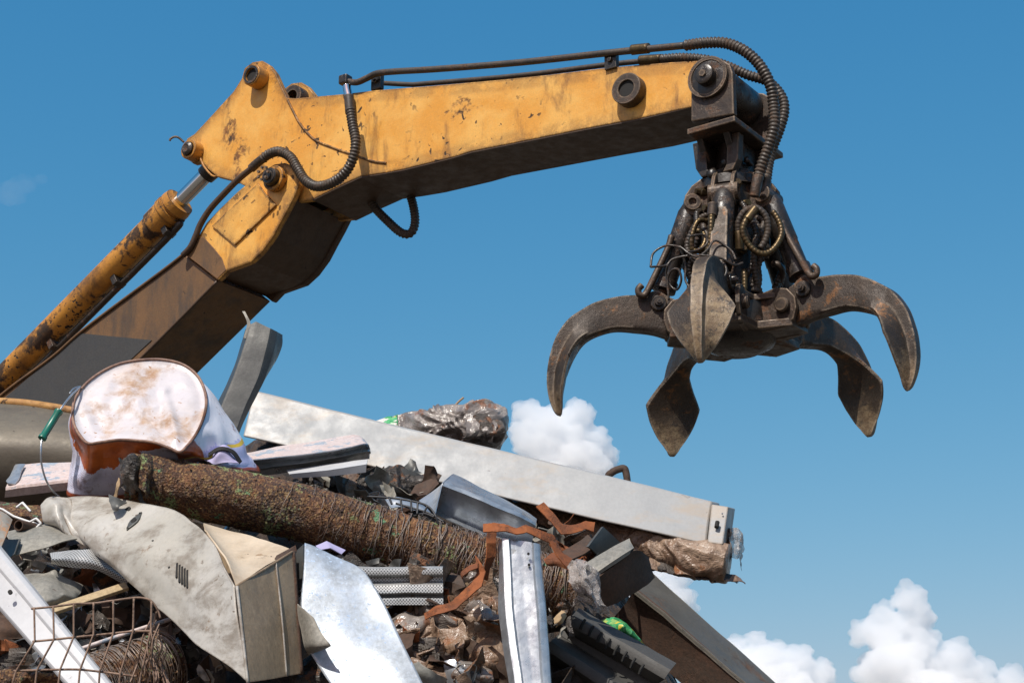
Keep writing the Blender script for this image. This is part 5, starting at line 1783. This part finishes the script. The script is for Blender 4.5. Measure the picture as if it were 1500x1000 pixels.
for k, (x, y, Y, lb) in enumerate(WR):
    s_ = 1.35
    o = sheet('torn_wrap', [[(x - 18 * s_, y - 12, Y + .01), (x - 2, y - 20, Y - .01), (x + 14 * s_, y - 16, Y + .02)], [(x - 16 * s_, y + 4, Y - .02), (x, y + 2, Y - .05), (x + 20 * s_, y, Y - .02)], [(x - 20 * s_, y + 22, Y), (x - 3, y + 28, Y - .02), (x + 12 * s_, y + 24, Y)]],
              'insul' if k % 2 else 'greywrap', None, 30, 30, .0015, .03, 15, k + 40, smooth=True)
    tag(o, lb, 'wrap flap', 'torn flaps of wrap')
o = sheet('small_bracket', [[(650, 968, 4.5), (672, 965, 4.5), (676, 975, 4.46)], [(652, 984, 4.5), (672, 984, 4.47), (698, 984, 4.44)], [(656, 1006, 4.5), (674, 1004, 4.47), (692, 1006, 4.44)]], 'galv', None, 12, 16, .004, .003, 12, 4, curved=False, angle=25)
tag(o, 'small galvanised bracket at the bottom edge below the larger brown bundle', 'bracket')

# black wires near the box profile
t = thing('wire_rack', 'bent black wire rack lying on top of the rusty pipe', 'wire rack', P(600, 750, 4.85))
for pts in ([(538, 727, 4.9), (575, 729, 4.88), (610, 735, 4.86), (628, 742, 4.84), (638, 755, 4.82), (642, 768, 4.82)], [(580, 737, 4.92), (605, 744, 4.9), (630, 752, 4.88), (650, 764, 4.86)],
            [(570, 728, 4.88), (574, 738, 4.86)], [(587, 731, 4.87), (589, 748, 4.86)], [(602, 733, 4.86), (603, 750, 4.85)], [(612, 735, 4.86), (611, 753, 4.84)], [(626, 741, 4.84), (618, 756, 4.84)], [(600, 758, 4.86), (620, 752, 4.84), (636, 757, 4.82)]):
    ptube('wire', pts, .0032, 'blackwire', t, 6)
o = sheet('foil_scrap', [[(560, 732, 4.98), (590, 730, 5.0), (615, 738, 5.0)], [(572, 742, 4.95), (600, 746, 4.96), (632, 752, 4.96)]], 'galv', None, 10, 16, .002, .012, 14, 2)
tag(o, 'shiny foil scrap glinting behind the bent black wire rack', 'foil')

# ---- lower left corner
t = thing('white_angle', 'long white painted steel angle with one bolt hole at the lower left', 'angle bar', P(80, 930, 4.1))
A, B = P(-40, 778, 4.30), P(200, 1040, 4.0)
rws = []
for f in (0, .33, .66, 1):
    lx = lambda a, b: a + (b - a) * f
    Y = lx(4.32, 4.0)
    rws.append([(lx(-52, 132), lx(832, 1040), Y + .01), (lx(-50, 134), lx(830, 1038), Y), (lx(-28, 172), lx(802, 1040), Y), (lx(-26, 175), lx(799, 1037), Y - .006), (lx(-20, 182), lx(790, 1035), Y - .004), (lx(-17, 186), lx(786, 1034), Y + .006), (lx(-14, 190), lx(784, 1036), Y + .05)])
sheet('angle_body', rws, 'white', t, 40, 30, .004, .0016, 6, 2, curved=False, angle=25)
q = P(16, 868, 4.205)
bm = bmesh.new()
cyl(bm, q + V((0, -.003, 0)), q + V((0, -.010, .002)), .0055, sides=14)
obj('bolt_hole', bm, M['black'], t)

t = thing('wire_basket', 'rusty bent wire basket in front of the white angle bar', 'wire basket', P(140, 990, 3.95))
YB = 3.93
Hs = [[(46, 891), (78, 888), (108, 884), (138, 883), (167, 879), (197, 875), (213, 876), (223, 881), (231, 893), (235, 905)],
      [(48, 939), (79, 936), (107, 933), (138, 930), (166, 927), (196, 924), (222, 924), (228, 926)],
      [(20, 982), (52, 981), (86, 980), (116, 980), (146, 983), (176, 987), (200, 990)], [(10, 1016), (60, 1012), (110, 1012), (160, 1016), (200, 1020)]]
for h in Hs:
    ptube('wire', [(x, y, YB + .012 * math.sin(x * .05)) for x, y in h], .0026, 'wire', t, 6, 6)
Vs = [[(50, 889), (51, 938), (23, 983), (14, 1016)], [(78, 887), (79, 936), (54, 981), (50, 1014)], [(108, 884), (108, 932), (88, 980), (84, 1014)], [(137, 882), (137, 929), (117, 981), (114, 1014)], [(166, 879), (166, 927), (146, 983), (144, 1016)],
      [(196, 876), (195, 924), (176, 986), (174, 1016)], [(222, 880), (221, 922), (206, 990), (200, 1020)]]
for v in Vs:
    bm = bmesh.new()
    c = [P(x, y, YB - .006 + .012 * math.sin(x * .05)) for x, y in v]
    sweep(bm, even_idx(c, 24), .0026, 6)
    obj('wire', bm, M['wire'], t, smooth=True)
rg = random.Random(5)
for k in range(13):
    x, y = 226 + rg.uniform(-6, 10), 895 + rg.uniform(0, 40)
    pts = [(x, y, YB + rg.uniform(-.02, .03))]
    for j in range(4):
        x += rg.uniform(-11, 9)
        y += rg.uniform(14, 26)
        pts.append((x, y, YB + rg.uniform(-.03, .04)))
    ptube('wire', pts, .0018, 'wire', t, 5, 6)

t = thing('mesh_wrapped_stub', 'rusty mesh wrapped pipe stub with green paint at the lower left', 'pipe', P(200, 1000, 4.45))
sp = [(120, 1015, 4.36), (160, 1000, 4.42), (205, 986, 4.48), (245, 974, 4.54)]
crumpled_tube('pipe_core', sp, .082, 'rustpipe', t, .10, 18, 3, 90, 60)
wire_wrap('wire_sleeve', sp, .086, 44, t, seed=4)
fk = flecks(sp, .086, 500, 8, t, 'rustpipe')
fk['kind'] = 'stuff'
o = sheet('perforated_bracket', [[(74, 811, 4.56), (117, 806, 4.58), (143, 809, 4.6), (190, 842, 4.64)], [(75, 818, 4.53), (105, 818, 4.55), (140, 824, 4.57), (188, 850, 4.62)], [(75, 823, 4.55), (100, 829, 4.56), (140, 834, 4.58), (186, 856, 4.63)]], 'perf', None, 18, 40, .003, .003, 12, 3, angle=25)
tag(o, 'perforated metal bracket in the shade left of the cabinet', 'bracket')
o = sheet('grey_sheet', [[(4, 782, 4.66), (50, 772, 4.70), (86, 768, 4.72)], [(14, 792, 4.60), (60, 786, 4.62), (102, 782, 4.66)], [(20, 813, 4.56), (66, 802, 4.58), (113, 790, 4.62)]], 'olivesteel', None, 18, 24, .003, .006, 8, 4)
tag(o, 'bent grey metal sheet below the white wire frame at the left', 'metal sheet')
o = sheet('dented_sheet', [[(-20, 788, 4.62), (10, 790, 4.6), (30, 790, 4.58)], [(-20, 830, 4.56), (2, 826, 4.54), (22, 812, 4.54)]], 'darkzinc', None, 10, 12, .003, .004, 9, 3)
tag(o, 'dark zinc sheet at the left edge above the white angle bar', 'metal sheet')
bm = bmesh.new()
q = P(27, 769, 4.64)
dr = V((.35, .9, .05)).normalized()
ring(bm, q, dr, .0155, .0125, .22, 24)
o = obj('pipe_offcut', bm, M['rustplate'], None, smooth='auto')
tag(o, 'short open pipe offcut poking out beside the white wire frame', 'pipe')
o = sheet('woven_basket', [[(-20, 734, 4.86), (10, 736, 4.86), (60, 742, 4.86)], [(-20, 744, 4.76), (20, 752, 4.76), (62, 762, 4.78)], [(-20, 752, 4.78), (24, 764, 4.78), (60, 772, 4.8)]], 'rustpipe', None, 18, 24, .004, .008, 22, 3)
tag(o, 'strip of brown matted mesh above the white wire frame', 'mesh')
t = thing('wire_stand', 'white coated bent wire frame at the left edge', 'wire frame', P(30, 770, 4.7))
for pts in ([(-20, 738, 4.7), (4, 746, 4.7), (20, 756, 4.7), (40, 763, 4.7), (60, 769, 4.7)], [(24, 743, 4.74), (33, 736, 4.74), (45, 749, 4.73)], [(35, 772, 4.7), (44, 764, 4.69), (53, 759, 4.69), (60, 766, 4.69), (47, 779, 4.69)]):
    bm = bmesh.new()
    sweep(bm, even_idx([P(*p) for p in pts], 20), .0034, 8)
    obj('wire', bm, M['whitewire'], t, smooth=True)
M['orangesheet'] = weathered('orange_grey_sheet', (.24, .23, .20), (.20, .19, .17), alt_scale=5, rust_scale=9, rust_rng=(.46, .58), rust=(.42, .17, .04), rust2=(.34, .14, .04), rough=(.5, .7), seed=41)
o = sheet('rust_streaked_sheet', [[(-20, 742, 4.56), (6, 752, 4.56), (17, 762, 4.56)], [(-20, 775, 4.52), (2, 780, 4.52), (10, 782, 4.52)], [(-20, 806, 4.5), (-6, 806, 4.5), (1, 804, 4.5)]], 'orangesheet', None, 12, 14, .004, .003, 9, 2)
tag(o, 'rust streaked grey sheet corner cut by the left edge', 'metal sheet')
o = sheet('crumpled_foil', [[(27, 840, 4.56), (60, 838, 4.58), (85, 844, 4.58), (118, 856, 4.62)], [(40, 856, 4.50), (66, 852, 4.50), (90, 856, 4.52), (120, 866, 4.58)], [(50, 872, 4.48), (74, 872, 4.47), (94, 872, 4.5), (114, 876, 4.56)], [(60, 892, 4.5), (80, 890, 4.5), (98, 886, 4.52), (112, 884, 4.56)]], 'olivesteel', None, 34, 36, .002, .026, 11, 5)
tag(o, 'crumpled grey metal foil just right of the white angle bar', 'foil')
bm = bmesh.new()
a, b = P(60, 900, 4.46), P(186, 858, 4.56)
d_, u_, w_ = axes(a, b, V((0, -.8, .6)))
boxo(bm, (a + b) / 2, (b - a) / 2, u_ * .013, w_ * .006)
o = obj('wooden_batten', bm, M['wood'], None, bevel=.002)
tag(o, 'short weathered wooden batten behind the rusty wire basket', 'batten')
o = ptube('painted_rod', [(100, 957, 4.44), (130, 946, 4.46), (190, 926, 4.5), (262, 902, 4.56)], .006, 'pink')
tag(o, 'thin pink painted rod slanting behind the wire basket under the cabinet', 'rod')
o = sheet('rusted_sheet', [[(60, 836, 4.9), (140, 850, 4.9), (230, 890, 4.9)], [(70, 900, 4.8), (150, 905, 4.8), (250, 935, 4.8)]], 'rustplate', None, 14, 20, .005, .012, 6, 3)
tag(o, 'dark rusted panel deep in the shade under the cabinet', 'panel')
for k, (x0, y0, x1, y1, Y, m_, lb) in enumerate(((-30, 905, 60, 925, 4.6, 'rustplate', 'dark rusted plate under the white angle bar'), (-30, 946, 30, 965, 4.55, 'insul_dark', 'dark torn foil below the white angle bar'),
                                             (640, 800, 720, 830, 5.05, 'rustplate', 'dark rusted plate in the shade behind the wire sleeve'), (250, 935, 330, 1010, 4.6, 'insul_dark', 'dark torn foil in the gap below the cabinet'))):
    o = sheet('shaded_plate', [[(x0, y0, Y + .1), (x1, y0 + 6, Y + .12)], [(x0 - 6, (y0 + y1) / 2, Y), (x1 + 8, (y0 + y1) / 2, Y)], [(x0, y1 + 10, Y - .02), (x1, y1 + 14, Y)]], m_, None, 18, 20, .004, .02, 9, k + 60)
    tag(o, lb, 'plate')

# ---- uncountable torn sheet, wrap and wire packed into the gaps
def torn_scrap(label, regions, seed):
    rg = random.Random(seed)
    bm = bmesh.new()
    for (x0, x1, y0, y1, Y0, Y1, cnt, s0, s1, mats) in regions:
        for k in range(cnt):
            x, y = rg.uniform(x0, x1), rg.uniform(y0, y1)
            Y = Y1 + (Y0 - Y1) * (y - y0) / (y1 - y0) + rg.uniform(-.05, .05)
            c_ = P(x, y, Y)
            s_ = rg.uniform(s0, s1) * Y / FOC
            nf0 = len(bm.faces)
            if rg.random() < .82:
                u = V((rg.gauss(0, 1), rg.gauss(0, .35), rg.gauss(0, .6))).normalized()
                w_ = V((rg.gauss(0, .5), rg.gauss(-.1, .5), rg.gauss(0, 1))).normalized()
                w_ = (w_ - u * w_.dot(u)).normalized()
                nn_ = u.cross(w_)
                asp = rg.uniform(.35, 1.)
                ctl = []
                m = rg.choice((3, 4, 4, 5))
                for i in range(m):
                    ctl.append([c_ + u * s_ * (i / (m - 1) * 2 - 1 + rg.uniform(-.22, .22)) + w_ * s_ * asp * (j / (m - 1) * 2 - 1 + rg.uniform(-.28, .28)) + nn_ * s_ * rg.uniform(-.38, .38) for j in range(m)])
                g = net(ctl, (m - 1) * 4, (m - 1) * 4, rg.random() < .35)
                g = dent(g, s_ * .06, 30, k)
                shell(bm, g, .0018)
            else:
                pts = [c_ + V((rg.uniform(-1, 1), rg.uniform(-.6, .6), rg.uniform(-.7, .7))) * s_ * 1.2 for _ in range(4)]
                sweep(bm, catmull(pts, 14), rg.uniform(.0015, .004), 5)
            mi = rg.choice(mats)
            bm.faces.ensure_lookup_table()
            for q_ in range(nf0, len(bm.faces)):
                bm.faces[q_].material_index = mi
    o = obj('torn_scrap', bm, [M['insul'], M['rustplate'], M['strap'], M['olivesteel'], M['darkzinc'], M['galv'], M['insul_dark'], M['cardboard'], M['greywrap']], loc=(0, 4.7, 0), smooth='auto', angle=24)
    tag(o, label, None, kind='stuff')


torn_scrap('torn brown sheet and wrap scraps packed below the rusty pipe in the middle',
           [(572, 738, 868, 1010, 4.46, 4.72, 62, 15, 46, (0, 0, 0, 0, 0, 1, 1, 1, 3, 7, 6, 2)), (600, 735, 850, 890, 4.7, 4.8, 14, 10, 24, (8, 3, 0, 6)), (800, 832, 885, 930, 4.66, 4.74, 6, 6, 12, (6, 6, 3))], 3)
torn_scrap('small dark metal scraps packed into the gaps at the lower left',
           [(-30, 260, 790, 1010, 4.45, 4.85, 110, 10, 34, (1, 1, 3, 4, 4, 6, 0, 2, 3, 5)), (250, 340, 900, 1010, 4.45, 4.7, 22, 8, 24, (1, 3, 6, 4))], 5)
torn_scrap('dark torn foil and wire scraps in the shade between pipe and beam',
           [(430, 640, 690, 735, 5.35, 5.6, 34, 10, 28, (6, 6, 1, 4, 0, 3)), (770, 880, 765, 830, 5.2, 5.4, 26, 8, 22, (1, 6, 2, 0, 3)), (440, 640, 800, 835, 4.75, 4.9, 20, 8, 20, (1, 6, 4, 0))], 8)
# ------------------------------------------------------------------ camera, light, sky
cam_d = bpy.data.cameras.new('Camera')
cam_d.lens = FOC / 1500 * 36
cam_d.sensor_width = 36
cam_d.clip_start = .05
cam_d.clip_end = 20000
cam = bpy.data.objects.new('Camera', cam_d)
COL.objects.link(cam)
cam.location = CAM
cam.rotation_euler = (math.pi / 2 + PITCH, 0, 0)
scene.camera = cam

SUN_EL, SUN_AZ = R_(54), R_(-28)      # azimuth from straight behind the camera, towards the left
to_sun = V((math.cos(SUN_EL) * math.sin(SUN_AZ), -math.cos(SUN_EL) * math.cos(SUN_AZ), math.sin(SUN_EL)))
sun_d = bpy.data.lights.new('Sun', 'SUN')
sun_d.energy = 4.9
sun_d.angle = R_(.5)
sun_d.color = (1, .955, .88)
sun = bpy.data.objects.new('Sun', sun_d)
COL.objects.link(sun)
sun.rotation_euler = to_sun.to_track_quat('Z', 'Y').to_euler()
sun.location = (-10, -20, 40)

w = bpy.data.worlds.new('World')
scene.world = w
w.use_nodes = True
wt = w.node_tree
wt.nodes.clear()
wo = wt.nodes.new('ShaderNodeOutputWorld')
bg = wt.nodes.new('ShaderNodeBackground')
sky = wt.nodes.new('ShaderNodeTexSky')
sky.sky_type = 'NISHITA'
sky.sun_disc = False
sky.sun_elevation = SUN_EL
sky.sun_rotation = math.atan2(to_sun.x, to_sun.y)
sky.altitude = 0
sky.air_density = 1.0
sky.dust_density = 1.5
sky.ozone_density = 2.0
bg.inputs[1].default_value = .085
# graded towards the deep, clear blue of the photograph
sep = wt.nodes.new('ShaderNodeSeparateColor')
com = wt.nodes.new('ShaderNodeCombineColor')
wt.links.new(sky.outputs[0], sep.inputs[0])
for ch, (amp_, g_) in enumerate(((2.90, 1.726), (1.085, .813), (.945, .509))):
    a_ = wt.nodes.new('ShaderNodeMath'); a_.operation = 'MULTIPLY'; a_.inputs[1].default_value = .085
    b_ = wt.nodes.new('ShaderNodeMath'); b_.operation = 'POWER'; b_.inputs[1].default_value = g_
    c_ = wt.nodes.new('ShaderNodeMath'); c_.operation = 'MULTIPLY'; c_.inputs[1].default_value = amp_ / .085
    wt.links.new(sep.outputs[ch], a_.inputs[0]); wt.links.new(a_.outputs[0], b_.inputs[0]); m_ = wt.nodes.new('ShaderNodeMath'); m_.operation = 'MINIMUM'; m_.inputs[1].default_value = 1.3 / amp_; wt.links.new(b_.outputs[0], m_.inputs[0]); wt.links.new(m_.outputs[0], c_.inputs[0]); wt.links.new(c_.outputs[0], com.inputs[ch])
wt.links.new(com.outputs[0], bg.inputs[0])
wt.links.new(bg.outputs[0], wo.inputs[0])

scene.view_settings.view_transform = 'Standard'
scene.view_settings.look = 'None'
scene.view_settings.exposure = 0
scene.view_settings.gamma = 1
scene.cycles.max_bounces = 8
scene.cycles.transparent_max_bounces = 24

# ground
n = NT('dusty_ground')
c = n.mix(n.step(n.noise(.15, 8, .65), .35, .65), (.085, .068, .050), (.12, .10, .075))
c = n.mix(n.step(n.noise(6, 8, .7), .5, .75), c, (.055, .043, .033))
gm_ = n.done(c, .9, 0, n.bump(n.noise(9, 8, .7), .5, .03))
bm = bmesh.new()
S = 4000
bm.faces.new([bm.verts.new(p) for p in ((-S, -S, 0), (S, -S, 0), (S, S, 0), (-S, S, 0))])
o = obj('ground', bm, gm_, loc=(0, 0, 0))
tag(o, 'dusty bare earth of the scrap yard under the pile', None, kind='structure')
# ------------------------------------------------------------------ cumulus clouds far behind
def cloud_mat(name, dens, albedo=.985):
    """droplet-filled air: an even scattering volume inside each cloud's own billowing outline"""
    n = NT(name)
    v = n.n('ShaderNodeVolumeScatter', ins={'Color': (albedo, albedo, albedo), 'Density': dens, 'Anisotropy': .25})
    n.t.links.new(v.outputs[0], n.out.inputs[1])
    return n.m


CM = cloud_mat('cumulus', .105, .992)
CW = cloud_mat('thin_wisp', .004)
scene.cycles.max_bounces = 20
scene.cycles.volume_bounces = 16


def cloud(label, blobs, Y, seed, mat=None, kids=11, flat=.82):
    rg = random.Random(seed)
    bm = bmesh.new()
    todo = []
    for px, py, r in blobs:
        c = P(px, py, Y + rg.uniform(-.3, .3) * r * Y / FOC)
        R = r * Y / FOC
        todo.append((c, R, 4))
        for k in range(kids):
            d = V((rg.gauss(0, 1), rg.gauss(-.5, .8), rg.gauss(.35, .8))).normalized()
            rr = R * rg.uniform(.12, .48)
            todo.append((c + d * R * rg.uniform(.75, .98), rr, 3))
    for c, R, sub in todo:
        tmp = bmesh.ops.create_icosphere(bm, subdivisions=sub, radius=1)
        for v in tmp['verts']:
            d = v.co.normalized()
            q = c + d * R
            f = 0
            a_ = 1
            s_ = 1.3 / R
            for o_ in range(4):
                f += ((abs(noise.noise(q * s_ + V((seed, 0, 0)))) - .22) + .45 * noise.noise(q * s_ * 1.3 + V((0, seed, 3)))) * a_
                s_ *= 2.2
                a_ *= .56
            v.co = c + V((d.x, d.y, d.z * flat)) * R * (1 + .50 * f)
    o = obj('cloud', bm, mat or CM, None, smooth=True)
    m = o.modifiers.new('r', 'REMESH')
    m.mode = 'VOXEL'
    m.voxel_size = 1.25
    tag(o, label, 'cloud', 'cumulus clouds in the blue sky')
    return o


CY = 1400.
cloud('white cumulus cloud behind the middle of the grey beam under the grab', [(772, 606, 24), (845, 612, 28), (805, 622, 32), (872, 648, 24), (830, 662, 52), (782, 650, 34), (885, 668, 20), (760, 634, 16), (855, 690, 46), (800, 690, 40)], CY, 1)
cloud('small white cloud between the torn pipe and the sloping girder', [(985, 850, 24), (1000, 876, 20), (968, 842, 24), (955, 868, 34), (1018, 890, 8), (930, 900, 34), (975, 880, 30)], CY, 2)
cloud('low white cloud just right of the sloping girder', [(1106, 936, 15), (1080, 944, 15), (1125, 962, 29), (1165, 972, 28), (1202, 988, 24), (1085, 980, 40), (1130, 1015, 56), (1195, 1035, 46), (1060, 1000, 40)], CY, 3)
cloud('tall billowing cloud at the lower right corner of the sky', [(1332, 880, 26), (1292, 900, 19), (1345, 905, 25), (1264, 926, 20), (1300, 930, 34), (1340, 945, 34), (1402, 962, 26), (1380, 988, 34), (1440, 978, 19), (1478, 992, 20), (1308, 985, 52), (1420, 1012, 40), (1255, 940, 10), (1485, 1022, 36), (1350, 1040, 60)], CY, 4)
cloud('faint thin wisp of cloud at the left edge above the cylinder', [(15, 285, 22), (38, 272, 16), (60, 262, 10), (20, 272, 14)], CY, 5, CW, 3)
